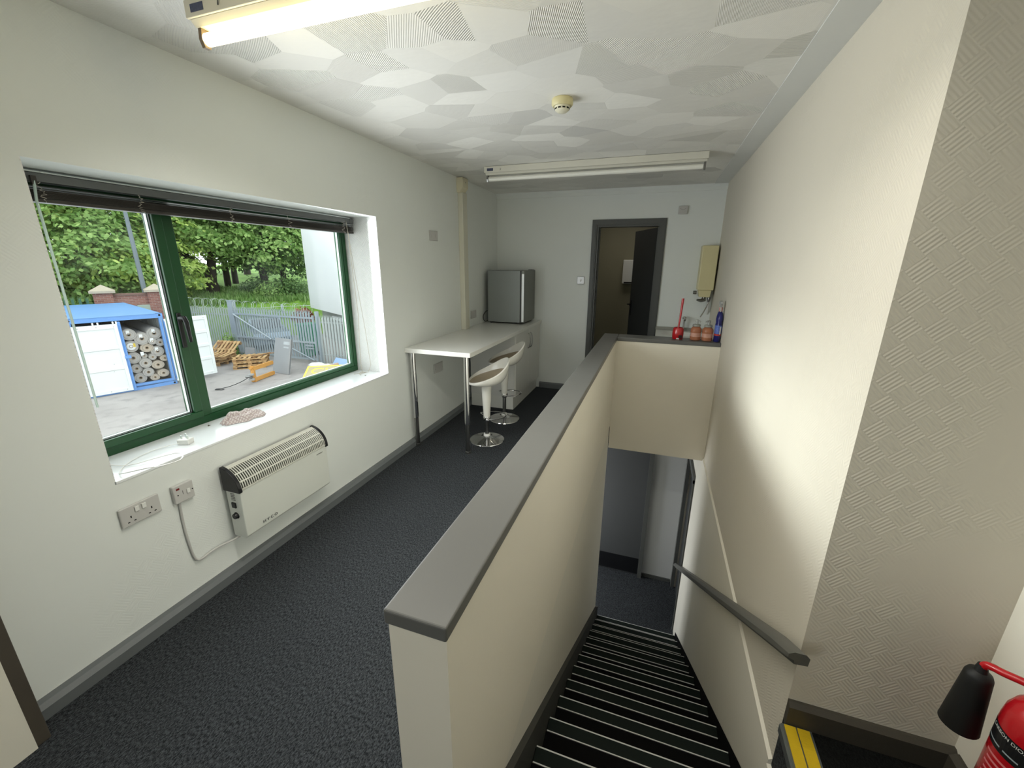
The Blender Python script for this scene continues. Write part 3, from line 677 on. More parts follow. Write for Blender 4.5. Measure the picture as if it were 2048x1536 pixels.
for c in kids(st2):
    if c.name.startswith(('seat', 'stem', 'collar', 'foot_ring')): c.location.z += 0.05
    if c.name.startswith('gas_column'): c.scale.z = 1.25

# ------------------------------------------------------------------ ceiling lights, smoke detector
M_FIT = mat('cream_steel_fitting', (216, 210, 190), 0.4, noise=0.04)
M_FIT2 = mat('grey_cream_fitting', (206, 204, 192), 0.4, noise=0.04)
def fluoro(name, label, xa, xb, y, lit):
    e_ = empty(name, ((xa+xb)/2, y+0.04, H), label, 'light')
    m = M_FIT if lit else M_FIT2
    MB().box(xa, xb, y, y+0.085, H-0.052, H-0.002).build('housing', m, e_, bevel=0.003)
    MB().prism([(y+0.008, H-0.053), (y+0.077, H-0.053), (y+0.060, H-0.068), (y+0.025, H-0.068)], 'x', xa+0.008, xb-0.008).build('reflector', m, e_)
    if lit: tm = mat('lit_tube', (255, 240, 200), 0.4, noise=0, emit=(1.0, 0.87, 0.48), estr=7.0)
    else: tm = mat('unlit_tube', (226, 226, 218), 0.25, noise=0.02)
    MB().tube([(xa+0.03, y+0.0425, H-0.098), (xb-0.03, y+0.0425, H-0.098)], 0.019, 16).build('tube', tm, e_, smooth=True)
    for x_ in (xa+0.012, xb-0.026):
        MB().prism([(y+0.028, H-0.06), (y+0.057, H-0.06), (y+0.06, H-0.10), (y+0.052, H-0.122), (y+0.033, H-0.122), (y+0.025, H-0.10)], 'x', x_, x_+0.014).build('lamp_holder', mat('brown_lamp_holder', (120, 104, 84), 0.5, noise=0.06) if lit else M_STEEL, e_)
    MB().box(xa+0.028, xa+0.085, y-0.0012, y, H-0.040, H-0.018).build('maker_sticker', mat('blue_sticker', (62, 68, 92), 0.5, noise=0.6, scale=120), e_)
    MB().tube([(xa+0.15, y-0.001, H-0.022), (xa+0.158, y-0.006, H-0.03), (xa+0.15, y-0.001, H-0.038)], 0.002, 6).build('cover_clip', M_STEEL, e_)
    return e_
L1 = fluoro('fluorescent_light', 'lit fluorescent strip light glowing yellow at the top of the picture', 0.425, 2.245, 0.742, True)
L2 = fluoro('fluorescent_light', 'unlit fluorescent strip light on the ceiling by the far wall', 0.433, 2.2435, 3.2515, False)
tl = lamp('strip_light_glow', 'AREA', (1.335, 0.80, H-0.13), (0, 0.12, -1), 15, (1.0, 0.97, 0.89), shape='RECTANGLE', size=1.75, size_y=0.03, spread=radians(135))
sd = empty('smoke_detector', (1.418, 1.945, H), 'cream round smoke detector on the combed ceiling', 'smoke detector')
MB().lathe([(0.052, -0.001), (0.055, -0.006), (0.055, -0.028), (0.048, -0.036)], (1.418, 1.945, H), 32).build('base', M_CREAM, sd, smooth=True)
MB().lathe([(0.040, -0.036), (0.037, -0.042), (0.037, -0.052), (0.024, -0.062), (0.0, -0.063)], (1.418, 1.945, H), 32).build('sensor_cap', mat('pale_cream_plastic', (222, 218, 196), 0.4, noise=0.02), sd, smooth=True)
for i in range(10):
    a = 2*pi*i/10+0.15
    Mx = Matrix.Translation((1.418, 1.945, H-0.047)) @ Matrix.Rotation(a, 4, 'Z')
    MB(Mx).box(0.0355, 0.038, -0.0075, 0.0075, -0.0032, 0.0032).build('vent_slot', M_HOLE, sd)

# ------------------------------------------------------------------ far wall: door, plates, heater, sink
dr1 = empty('door_1', (1.6, YF, 0), kind='structure')
a_ = MB()
for (p0, p1) in ((dx0-0.055, dx0), (dx1, dx1+0.055)):
    a_.box(p0, p1, YF-0.018, YF-0.0005, 0, dz+0.06); a_.box(p0+0.012, p1-0.012, YF-0.026, YF-0.018, 0, dz+0.048)
a_.box(dx0, dx1, YF-0.018, YF-0.0005, dz, dz+0.06); a_.box(dx0-0.012, dx1+0.012, YF-0.026, YF-0.018, dz+0.012, dz+0.048)
a_.build('architrave', M_FRAME, dr1)
j_ = MB(); j_.box(dx0, dx0+0.02, YF, 4.83, 0, dz-0.02); j_.box(dx1-0.02, dx1, YF, 4.83, 0, dz-0.02); j_.box(dx0, dx1, YF, 4.83, dz-0.02, dz)
j_.box(dx0+0.02, dx0+0.034, 4.745, 4.78, 0, dz-0.02); j_.box(dx1-0.034, dx1-0.02, 4.745, 4.78, 0, dz-0.02)
j_.build('door_lining', M_FRAME, dr1)
ML = Matrix.Translation((dx1-0.022, 4.84, 0)) @ Matrix.Rotation(radians(180-66), 4, 'Z')
lf = MB(ML).box(0, 0.665, -0.02, 0.02, 0.006, dz-0.025).build('door_leaf', M_DOOR, dr1)
hh_ = MB(ML); hh_.box(0.60, 0.63, 0.02, 0.028, 0.93, 1.13); hh_.tube([(0.615, 0.028, 1.08), (0.615, 0.07, 1.08), (0.60, 0.075, 1.08), (0.51, 0.075, 1.08)], 0.009, 8)
hh_.build('door_handle', M_BLACK, lf)
hh2 = MB(ML); hh2.box(0.60, 0.63, -0.028, -0.02, 0.93, 1.13); hh2.tube([(0.615, -0.028, 1.08), (0.615, -0.07, 1.08), (0.60, -0.075, 1.08), (0.51, -0.075, 1.08)], 0.009, 8)
hh2.build('door_handle', M_BLACK, lf)
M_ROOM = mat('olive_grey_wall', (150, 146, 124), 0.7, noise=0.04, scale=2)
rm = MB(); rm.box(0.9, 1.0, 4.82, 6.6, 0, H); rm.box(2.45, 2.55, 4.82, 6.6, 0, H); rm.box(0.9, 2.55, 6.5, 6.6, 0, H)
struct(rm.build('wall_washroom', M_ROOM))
struct(MB().box(0.9, 2.55, YF, 6.6, -0.12, -0.001).build('floor_washroom', M_CARPET))
sdp = empty('towel_dispenser', (1.5, 6.45, 1.2), 'pale paper dispenser on the dim wall seen through the doorway', 'dispenser')
MB().box(1.44, 1.70, 6.37, 6.499, 1.30, 1.66).build('cover', M_WHITE, sdp, bevel=0.01); MB().box(1.47, 1.67, 6.365, 6.37, 1.31, 1.33).build('paper_slot', M_HOLE, sdp)
def yplate(name, label, cat, x0, x1, z0, z1, m, d=0.012):
    e_ = empty(name, ((x0+x1)/2, YF, (z0+z1)/2), label, cat)
    MB().box(x0, x1, YF-d, YF-0.0005, z0, z1).build('face_plate', m, e_, bevel=0.003); return e_
s1 = yplate('light_switch', 'small chrome light switch on the far wall left of the dark door', 'switch', 1.042, 1.13, 1.359, 1.447, M_STEEL)
MB().box(1.079, 1.093, YF-0.016, YF-0.012, 1.39, 1.415).build('rocker', M_WHITE, s1, bevel=0.002)
s2 = yplate('alarm_sounder', 'small square grey alarm plate high on the far wall right of the door', 'alarm', 2.11, 2.20, 2.119, 2.20, M_SOCK, 0.03)
MB().prism([(2.125, 2.175), (2.155, 2.163), (2.185, 2.175), (2.185, 2.172), (2.155, 2.160), (2.125, 2.172)], 'y', YF-0.031, YF-0.03).build('groove', M_STEEL, s2)
wh = empty('water_heater', (2.47, 4.6, 1.3), 'cream oversink water heater on the far wall in the right corner', 'water heater')
MB().box(2.385, 2.545, 4.52, YF-0.001, 1.33, 1.79).build('casing', M_CREAM, wh, bevel=0.008)
MB().prism([(2.40, 1.33), (2.53, 1.33), (2.52, 1.255), (2.415, 1.255)], 'y', 4.54, YF-0.01).build('lower_cover', M_CREAM, wh, bevel=0.004)
MB().lathe([(0.018, 0), (0.02, 0.02), (0.018, 0.035)], (2.353, 4.6, 1.30), 14, 'x').build('control_knob', M_STEEL, wh, smooth=True)
MB().tube([(2.47, 4.60, 1.255), (2.47, 4.60, 1.225), (2.44, 4.58, 1.215), (2.40, 4.54, 1.225)], [0.02, 0.026, 0.018, 0.012], 10).build('outlet_valve', M_STEEL, wh, smooth=True)
MB().lathe([(0.014, 1.255), (0.018, 1.24), (0.008, 1.20)], (2.52, 4.60, 0), 12).build('drain', M_STEEL, wh, smooth=True)
MB().tube(smooth_path([(2.52, 4.60, 1.20), (2.505, 4.585, 1.15), (2.475, 4.54, 1.09), (2.45, 4.51, 1.045)], 4), 0.007, 8).build('spout_pipe', M_CHROME, wh, smooth=True)
MB().tube([(2.515, 4.62, 1.255), (2.53, 4.66, 1.12), (2.53, 4.698, 1.06)], 0.011, 8).build('feed_pipe', M_WHITE, wh, smooth=True)
# vanity unit with basin
va = empty('vanity_unit', (2.28, 4.43, 0), 'white basin unit behind the half wall under the water heater', 'vanity')
MB().box(2.02, 2.55, 4.19, 4.695, 0.001, 0.80).build('cabinet', M_LAM, va)
bs = MB(); cx, cy = 2.28, 4.42; n = 36; top = 0.86
def ring(rx, ry, z): return [(cx+rx*cos(2*pi*q/n), cy+ry*sin(2*pi*q/n), z) for q in range(n)]
outer = []
for q in range(n):
    c_, s_ = cos(2*pi*q/n), sin(2*pi*q/n); t = 1/max(abs(c_)/0.275, abs(s_)/0.262); outer.append((cx+c_*t, min(cy+s_*t, 4.698), top))
rings = [[(x, y, 0.80) for x, y, _ in outer], outer, ring(0.215, 0.16, top), ring(0.20, 0.148, top-0.02), ring(0.16, 0.12, top-0.055), ring(0.02, 0.02, 0.803)]
bs.add([p for r_ in rings for p in r_], [(i*n+q, i*n+(q+1)%n, (i+1)*n+(q+1)%n, (i+1)*n+q) for i in range(5) for q in range(n)] + [tuple(5*n+q for q in range(n))])
bs.build('basin', M_WHITE, va, smooth=True)
MB().box(2.0, 2.555, 4.672, 4.699, 0.861, 0.895).build('upstand', mat('grey_upstand', (150, 150, 142), 0.4, noise=0.03), va)
tp = MB(); tp.tube(smooth_path([(2.30, 4.63, 0.86), (2.30, 4.63, 0.96), (2.30, 4.60, 1.0), (2.30, 4.54, 1.0)], 4), 0.011, 10); tp.lathe([(0.022, 1.0), (0.024, 1.02), (0.015, 1.03)], (2.30, 4.63, 0), 12); tp.build('tap', M_CHROME, va, smooth=True)

# things on the cap board at the head of the stairwell
cz = 0.92
tb = empty('toilet_brush', (2.20, 3.71, cz), 'red toilet brush standing in its red pot on the grey cap board', 'brush')
pot = [(0.046, 0.0015), (0.048, 0.004), (0.050, 0.05), (0.047, 0.095), (0.041, 0.108), (0.037, 0.108), (0.040, 0.09)]
MB().lathe(pot, (2.20, 3.71, cz), 28).build('pot', M_RED, tb, smooth=True)
MB().box(2.205, 2.238, 3.659, 3.664, cz+0.012, cz+0.042).build('pot_opening', mat('dark_red_hollow', (46, 8, 10), 0.8, noise=0), tb)
MB().box(2.187, 2.212, 3.6595, 3.663, cz+0.004, cz+0.014).build('pot_label', M_WHITE, tb)
MB().tube([(2.197, 3.71, cz+0.09), (2.204, 3.715, cz+0.20), (2.21, 3.72, cz+0.375)], [0.0085, 0.009, 0.0115], 12).build('handle', M_RED, tb, smooth=True)
M_SOAP = mat('amber_soap', (206, 138, 104), 0.12, trans=0.45, ior=1.35, noise=0.05)
M_SOAPC = mat('clear_pump', (196, 198, 194), 0.2, trans=0.3, noise=0.02)
def soap():
    s = empty('soap_bottle', (0, 0, 0))
    b_ = MB()
    prof = [(0.040, 0.001), (0.046, 0.006), (0.047, 0.03), (0.043, 0.055), (0.047, 0.08), (0.046, 0.105), (0.034, 0.122), (0.024, 0.128)]
    b_.lathe(prof, (0, 0, 0), 28); b_.build('bottle', M_SOAP, s, smooth=True)
    MB().lathe([(0.034, 0.128), (0.035, 0.132), (0.034, 0.146), (0.018, 0.150)], (0, 0, 0), 24).build('collar', mat('grey_translucent_cap', (150, 152, 144), 0.3, noise=0.03), s, smooth=True)
    p_ = MB(); p_.lathe([(0.012, 0.150), (0.012, 0.165), (0.016, 0.166), (0.016, 0.186), (0.006, 0.189)], (0, 0, 0), 18); p_.tube([(0.0, -0.01, 0.178), (0.0, -0.04, 0.180), (0.0, -0.05, 0.174)], 0.006, 8)
    p_.build('pump', M_SOAPC, s, smooth=True)
    MB().lathe([(0.0464, 0.035), (0.0446, 0.055), (0.0464, 0.07)], (0, 0, 0), 28).build('label', mat('pink_label', (196, 150, 132), 0.4, noise=0.2, scale=60), s, smooth=True)
    return s
sb = soap(); tr_ = build_tree(sb); sb2 = copy_tree(tr_)
for s, x, y, rz, lab in ((sb, 2.352, 3.70, 0.5, 'amber pump soap bottle next to the red brush'), (sb2, 2.450, 3.69, -0.6, 'amber pump soap bottle next to the blue spray bottle')):
    s.location = (x, y, cz); s.rotation_euler.z = rz; tag(s, lab, 'bottle', 'soap bottles on the cap board')
sy = empty('cleaner_bottle', (2.533, 3.69, cz), 'dark blue cleaner bottle with a pink neck against the right wall', 'bottle')
bl = MB(); n = 24; rows = []
for sx_, sy_, z in ((0.026, 0.040, 0.001), (0.029, 0.046, 0.008), (0.029, 0.046, 0.15), (0.026, 0.042, 0.17), (0.029, 0.046, 0.20), (0.027, 0.044, 0.23), (0.020, 0.028, 0.262), (0.013, 0.014, 0.275)):
    rows.append([(2.533+sx_*cos(2*pi*q/n), 3.69+sy_*sin(2*pi*q/n), cz+z) for q in range(n)])
bl.add([p for r_ in rows for p in r_], [(i*n+q, i*n+(q+1)%n, (i+1)*n+(q+1)%n, (i+1)*n+q) for i in range(7) for q in range(n)] + [tuple(range(n-1, -1, -1)), tuple(7*n+q for q in range(n))])
bl.build('bottle', mat('navy_bottle', (40, 42, 110), 0.2, noise=0.05), sy, smooth=True)
MB().lathe([(0.0135, 0.272), (0.0155, 0.276), (0.0155, 0.305), (0.010, 0.312)], (2.533, 3.69, cz), 16).build('neck', mat('pink_neck', (206, 138, 130), 0.35, noise=0.03), sy, smooth=True)
hdm = MB(); hdm.prism([(3.66, cz+0.312), (3.715, cz+0.312), (3.735, cz+0.345), (3.72, cz+0.365), (3.65, cz+0.36), (3.64, cz+0.345)], 'x', 2.518, 2.538); hdm.prism([(3.668, cz+0.312), (3.66, cz+0.27), (3.652, cz+0.27), (3.655, cz+0.315)], 'x', 2.522, 2.534)
hdm.build('trigger_head', mat('clear_trigger', (206, 206, 204), 0.25, trans=0.4, noise=0.02), sy, bevel=0.003)
lb = MB(); lb.box(2.498, 2.4985, 3.66, 3.72, cz+0.05, cz+0.15)
for (a, b, c0_, m_) in ((0.075, 0.15, 0, mat('blue_label', (96, 120, 196), 0.4, noise=0.5, scale=70)), (0.058, 0.073, 0, mat('red_label', (190, 60, 50), 0.4, noise=0.2))):
    l_ = MB(); q_ = [(2.533+0.0306*cos(t), 3.69+0.0468*sin(t)) for t in [radians(d_) for d_ in range(190, 336, 12)]]
    l_.grid([[(x, y, cz+a) for x, y in q_], [(x, y, cz+b) for x, y in q_]]); l_.build('label', m_, sy)
l_ = MB(); q_ = [(2.533+0.0309*cos(t), 3.69+0.0471*sin(t)) for t in [radians(d_) for d_ in range(285, 312, 6)]]
l_.grid([[(x, y, cz+0.07) for x, y in q_], [(x, y, cz+0.14) for x, y in q_]]); l_.build('label', M_WHITE, sy)

# ------------------------------------------------------------------ fire extinguisher
fe = empty('fire_extinguisher', (2.94, 0.64, 0.12), 'red fire extinguisher with black discharge horn in the right corner', 'fire extinguisher')
ecx, ecy, ez = 2.951, 0.628, 0.162; R_ = 0.072
def fez(z): return ez+z
MB().lathe([(0.060, 0.0), (0.068, 0.006), (R_, 0.02), (R_, 0.36), (0.069, 0.39), (0.060, 0.415), (0.044, 0.435), (0.024, 0.446), (0.018, 0.45)], (ecx, ecy, ez), 48).build('cylinder', M_RED, fe, smooth=True)
def wrap(name, z0, z1, d0, d1, m, off=0.0006, step=6):
    q = [(ecx+(R_+off)*cos(radians(t)), ecy+(R_+off)*sin(radians(t))) for t in range(d0, d1+1, step)]
    return MB().grid([[(x, y, ez+z0) for x, y in q], [(x, y, ez+z1) for x, y in q]]).build(name, m, fe)
wrap('label_band', 0.285, 0.345, 120, 300, M_BLACK)
M_LET = mat('white_lettering', (214, 214, 210), 0.5, noise=0)
M_PINK = mat('pale_red_print', (214, 120, 124), 0.5, noise=0.05)
def wrap_text(body, size, z, mid, m, off=0.0012):
    cu = bpy.data.curves.new('t', 'FONT'); cu.body = body; cu.size = size; cu.align_x = 'CENTER'; cu.align_y = 'CENTER'; cu.extrude = 0.0
    tmp = bpy.data.objects.new('t', cu); COL.objects.link(tmp)
    dg = bpy.context.evaluated_depsgraph_get(); me = bpy.data.meshes.new_from_object(tmp.evaluated_get(dg)); bpy.data.objects.remove(tmp); bpy.data.curves.remove(cu)
    for v in me.vertices:
        a = radians(mid) + v.co.x/R_
        v.co = ((R_+off)*cos(a)+ecx, (R_+off)*sin(a)+ecy, ez+z+v.co.y)
    me.materials.clear(); me.materials.append(m); o_ = bpy.data.objects.new('lettering', me); COL.objects.link(o_); o_.parent = fe; o_.location = -WO[fe]; WO[o_] = Vector((0,0,0))
wrap_text('CARBON DIOXIDE', 0.0125, 0.336, 196, M_LET)
for i, (a0, a1) in enumerate(((165, 225), (170, 230), (168, 215), (172, 232), (170, 220))):
    wrap('print_line', 0.262-i*0.017, 0.268-i*0.017, a0, a1, M_PINK, 0.0008)
for a0, a1 in ((150, 186), (192, 216)): wrap('print_line', 0.297, 0.301, a0, a1, mat('silver_print', (150, 158, 164), 0.5, noise=0), 0.0009)
wrap('symbol_panel', 0.196, 0.230, 192, 216, M_LET, 0.0010)
wrap_text('\u26a1' if False else 'Z', 0.028, 0.213, 204, M_INK, 0.0016)
MB().lathe([(0.018, 0.45), (0.022, 0.455), (0.022, 0.49), (0.014, 0.495)], (ecx, ecy, ez), 20).build('valve', mat('brass', (170, 140, 80), 0.3, metal=1), fe, smooth=True)
vh = MB(); vh.box(ecx-0.012, ecx+0.012, ecy-0.10, ecy+0.03, ez+0.497, ez+0.503); vh.box(ecx-0.012, ecx+0.012, ecy-0.11, ecy+0.03, ez+0.525, ez+0.531); vh.box(ecx-0.01, ecx+0.01, ecy+0.015, ecy+0.03, ez+0.49, ez+0.53)
vh.build('operating_lever', M_BLACK, fe, bevel=0.002)
MB().tube(smooth_path([(ecx-0.012, ecy, ez+0.478), (2.925, 0.66, 0.627), (2.895, 0.70, 0.611), (2.884, 0.717, 0.606), (2.877, 0.729, 0.596), (2.876, 0.732, 0.565)], 6), 0.0095, 12).build('swivel_pipe', M_RED, fe, smooth=True)
hs = Vector((2.876, 0.732, 0.575)); hdv = Vector((0.0, 0.0, -1.0)).normalized()
prof = [(0.010, 0.02), (0.014, 0.0), (0.024, -0.006), (0.028, -0.016), (0.029, -0.03), (0.0405, -0.182), (0.0415, -0.190), (0.038, -0.191), (0.028, -0.05), (0.0, -0.045)]
MB().lathe(prof, hs, 28).build('discharge_horn', mat('black_horn_rubber', (14, 15, 15), 0.55, noise=0.1), fe, smooth=True)
MB().box(3.022, 3.0325, 0.60, 0.656, 0.40, 0.56).build('wall_bracket', M_BLACK, fe)

# ================================================================== the yard outside
ZG = -2.75
M_TARMAC = ground('worn_tarmac', ((146, 141, 138), (163, 158, 155), (130, 126, 124)), 0.5)
M_GRASS = ground('rough_grass', ((92, 132, 46), (124, 166, 62), (146, 178, 84)), 0.8)
struct(MB().box(-40, -0.40, -30, 40, ZG-0.2, ZG).build('yard_ground', M_TARMAC))
def Ld(d, D, z): return (1.975+d[0]*D, -0.4536+d[1]*D, z)
# rising park land behind the fence: a strip of ground that climbs away from the yard
gb = MB(); rows = []
azs = [radians(a) for a in range(128, 172, 2)]
for D, z in ((28.6, ZG-0.15), (29.4, -1.9), (30.2, -0.80), (34, -0.30), (38, 0.12), (45, 0.5), (60, 0.85), (90, 1.0)):
    rows.append([(1.975+D*cos(a), -0.4536+D*sin(a), z+0.12*sin(7*a+D)) for a in azs])
gb.grid(rows); struct(gb.build('grass_bank', M_GRASS, smooth=True))
# long grass on the bank, too many blades to count
rnd = np.random.default_rng(5)
def quads_object(name, pts, nor, upv, w, l, material, parent=None, label=None, cat=None, kind=None):
    """one mesh of many small leaf shaped quads"""
    N = len(pts); a = np.cross(nor, upv); a /= np.linalg.norm(a, axis=1)[:, None]+1e-9; b = np.cross(a, nor)
    V = np.empty((N, 4, 3)); V[:, 0] = pts-b*l[:, None]*0.5; V[:, 1] = pts+a*w[:, None]*0.5+b*l[:, None]*0.05; V[:, 2] = pts+b*l[:, None]*0.5; V[:, 3] = pts-a*w[:, None]*0.5+b*l[:, None]*0.05
    me = bpy.data.meshes.new(name); me.vertices.add(N*4); me.vertices.foreach_set('co', V.reshape(-1).astype(np.float32))
    me.loops.add(N*4); me.loops.foreach_set('vertex_index', np.arange(N*4, dtype=np.int32)); me.polygons.add(N)
    me.polygons.foreach_set('loop_start', np.arange(0, N*4, 4, dtype=np.int32)); me.polygons.foreach_set('loop_total', np.full(N, 4, dtype=np.int32))
    me.update(); me.validate(); me.materials.append(material)
    o = bpy.data.objects.new(name, me); COL.objects.link(o)
    if parent is not None: o.parent = parent; o.location = -WO[parent]
    WO[o] = Vector((0, 0, 0)); return tag(o, label, cat, None, kind)
def leaf_mat(name, c0, c1, tr=0.25):
    g = NT(name); P, x, y, z = g.coords()
    oi = g.n('ShaderNodeNewGeometry'); c = g.mixc(oi.outputs['Random Per Island'], lin(c0), lin(c1))
    g.link(c, g.b.inputs['Base Color']); g.b.inputs['Roughness'].default_value = 0.55; g.b.inputs['Specular IOR Level'].default_value = 0.35
    t_ = g.n('ShaderNodeBsdfTranslucent'); g.link(c, t_.inputs['Color']); mx_ = g.n('ShaderNodeMixShader'); mx_.inputs[0].default_value = tr
    g.link(g.b.outputs[0], mx_.inputs[1]); g.link(t_.outputs[0], mx_.inputs[2]); g.link(mx_.outputs[0], g.t.nodes['Material Output'].inputs['Surface'])
    return g.m
N = 9000
az = np.radians(rnd.uniform(131, 168, N)); D = rnd.uniform(30.0, 34.5, N)
zz = np.interp(D, [30.2, 34, 38], [-0.80, -0.30, 0.12])
pts = np.stack([1.975+D*np.cos(az), -0.4536+D*np.sin(az), zz+0.12], 1)
nr = rnd.normal(size=(N, 3)); nr[:, 2] *= 0.2; nr /= np.linalg.norm(nr, axis=1)[:, None]
up = np.stack([rnd.normal(0, 0.35, N), rnd.normal(0, 0.35, N), np.ones(N)], 1)
quads_object('long_grass', pts, nr, up, rnd.uniform(0.05, 0.12, N), rnd.uniform(0.3, 0.6, N), leaf_mat('grass_blade', (104, 144, 70), (152, 180, 112)), None, 'rough long grass on the bank beyond the yard fence', 'grass', 'stuff')

M_BARK = mat('dark_bark', (58, 52, 44), 0.9, noise=0.25, scale=5, bump=0.5, bscale=12)
LEAF = [leaf_mat('leaf_fresh', (136, 168, 72), (208, 226, 132), 0.4), leaf_mat('leaf_mid', (108, 148, 74), (180, 208, 128), 0.4), leaf_mat('leaf_deep', (70, 104, 56), (124, 156, 94), 0.35)]
def tree(x, y, z0, h, rx, ry, zc, rz_, n_spray, lm, label, seed, trunks=None, shell=0.55, group=None, leaf=0.2, low=-1.0):
    r = np.random.default_rng(seed)
    t = empty('tree', (x, y, z0), label, 'tree', group)
    # sprays of leaves spread through the outer crown, each a drooping layer
    u = r.normal(size=(n_spray, 3)); u /= np.linalg.norm(u, axis=1)[:, None]; u[:, 2] = np.maximum(u[:, 2], low)
    lump = 1 + 0.16*np.sin(u[:, 0]*6+seed)*np.cos(u[:, 1]*5+seed*2) + 0.12*np.sin(u[:, 2]*7+seed)
    rad = (shell+(1-shell)*r.uniform(0, 1, n_spray)**0.5)*lump
    ctr = np.stack([x+u[:, 0]*rx*rad, y+u[:, 1]*ry*rad, zc+u[:, 2]*rz_*rad], 1)
    per = 62; N = n_spray*per
    c = np.repeat(ctr, per, 0); uo = np.repeat(u, per, 0)
    size = np.repeat(r.uniform(0.38, 0.8, n_spray), per)
    off = r.normal(size=(N, 3))*size[:, None]*np.array([0.62, 0.62, 0.15])
    off[:, 2] -= 0.5*(off[:, 0]*uo[:, 0]+off[:, 1]*uo[:, 1])
    nr = uo*0.7 + np.array([0, 0, 0.75]) + r.normal(size=(N, 3))*0.42; nr /= np.linalg.norm(nr, axis=1)[:, None]
    upv = r.normal(size=(N, 3)); 
    quads_object('foliage', c+off, nr, upv, leaf*r.uniform(0.55, 1.0, N), leaf*r.uniform(0.9, 1.5, N), lm, t, None, None, 'stuff')
    for pth, rr in (trunks or [([(x, y, z0-0.3), (x+0.1, y, z0+1.2), (x, y+0.1, zc)], [0.24, 0.2, 0.1])]):
        MB().tube(smooth_path(pth, 4), [rr[0]+(rr[-1]-rr[0])*i/(4*(len(pth)-1)) for i in range(4*(len(pth)-1)+1)], 10).build('trunk', M_BARK, t, smooth=True)
    return t
TG = 'trees beyond the yard'
# left group, dense down to the wall
left = [((-0.955, 0.30), 30), ((-0.925, 0.38), 31), ((-0.895, 0.45), 30.5), ((-0.868, 0.50), 32), ((-0.94, 0.345), 37), ((-0.875, 0.47), 38)]
llab = ['bright leafy tree seen at the far left edge of the window', 'bright leafy tree directly behind the green palisade fence', 'leafy tree right behind the first brick pillar', 'leafy tree behind the lamp post, left of the window mullion', 'deep green tree filling the gap behind the far left trees', 'deep green tree in the second row behind the brick wall']
for i, (d, D) in enumerate(left):
    x, y, _ = Ld(d, D, 0)
    tree(x, y, -1.6, 8, 3.1, 3.1, 2.6, 4.2, 250 if i < 4 else 190, LEAF[0 if i in (0, 1, 3) else 1] if i < 4 else LEAF[2], llab[i], 20+i, group=TG)
# right group, high crowns over clear trunks
def tk(base, *p, r0=0.25, r1=0.12): return ([base, *p], [r0, r1])
x, y, z = Ld((-0.8125, 0.582), 33, -0.35)
tree(x-0.4, y-0.2, z, 8, 3.6, 3.0, 4.3, 2.9, 270, LEAF[1], 'broad tree with a thick leaning trunk right of the window mullion', 41, [
    tk((x+0.1, y, z-0.3), (x+0.05, y, z+0.5), (x-0.25, y-0.3, z+1.3), (x-1.1, y-0.9, z+2.6), r0=0.42, r1=0.26), tk((x+0.05, y, z+0.6), (x+0.1, y+0.2, z+1.8), (x+0.3, y+0.4, z+3.6), r0=0.32, r1=0.16)], group=TG, low=-0.75)
for i, (d, D, hh) in enumerate((((-0.797, 0.604), 36, 0.0), ((-0.789, 0.6145), 38, 0.05))):
    x, y, z = Ld(d, D, 0.05+hh)
    tree(x+0.3, y+0.3, z, 7, 2.6, 2.6, 4.9, 2.5, 150, LEAF[1+i % 2], ('slim straight tree standing just right of the thick leaning trunk', 'straight dark trunk second to the right of the leaning trunk')[i], 51+i, [tk((x, y, z-0.3), (x+0.03, y, z+1.5), (x, y, z+4.4), r0=0.22, r1=0.16)], group=TG, low=-0.7)
x, y, z = Ld((-0.757, 0.653), 34, -0.1)
tree(x+0.2, y+0.1, z, 8, 3.3, 2.6, 3.6, 3.3, 260, LEAF[1], 'forked tree with low hanging branches before the white building', 61, [tk((x, y, z-0.3), (x-0.05, y, z+1.0), (x-0.4, y, z+2.5), (x-0.7, y, z+4.5), r0=0.27, r1=0.14), tk((x, y, z+0.8), (x+0.3, y, z+2.2), (x+0.4, y, z+4.5), r0=0.2, r1=0.1)], group=TG, low=-0.8)
x, y, z = Ld((-0.735, 0.678), 35, -0.1)
tree(x, y, z, 8, 2.6, 2.4, 3.4, 3.1, 190, LEAF[2], 'shady tree partly hidden by the white building', 62, group=TG, low=-0.85)
x, y, z = Ld((-0.775, 0.632), 46, 0.6)
tree(x, y, z, 9, 6.5, 3.0, 6.2, 3.6, 260, LEAF[2], 'dark wide crown far back on the lawn between the trunks', 63, [tk((x, y, z-0.3), (x, y, z+2), (x, y, z+5), r0=0.3, r1=0.2)], group=TG, leaf=0.26, low=-0.6)
x, y, z = Ld((-0.835, 0.55), 47, 0.6)
tree(x, y, z, 9, 5.0, 3.0, 6.2, 3.6, 220, LEAF[2], 'dark crown far back behind the window mullion', 64, [tk((x, y, z-0.3), (x, y, z+2), (x, y, z+5), r0=0.3, r1=0.2)], group=TG, leaf=0.26, low=-0.6)
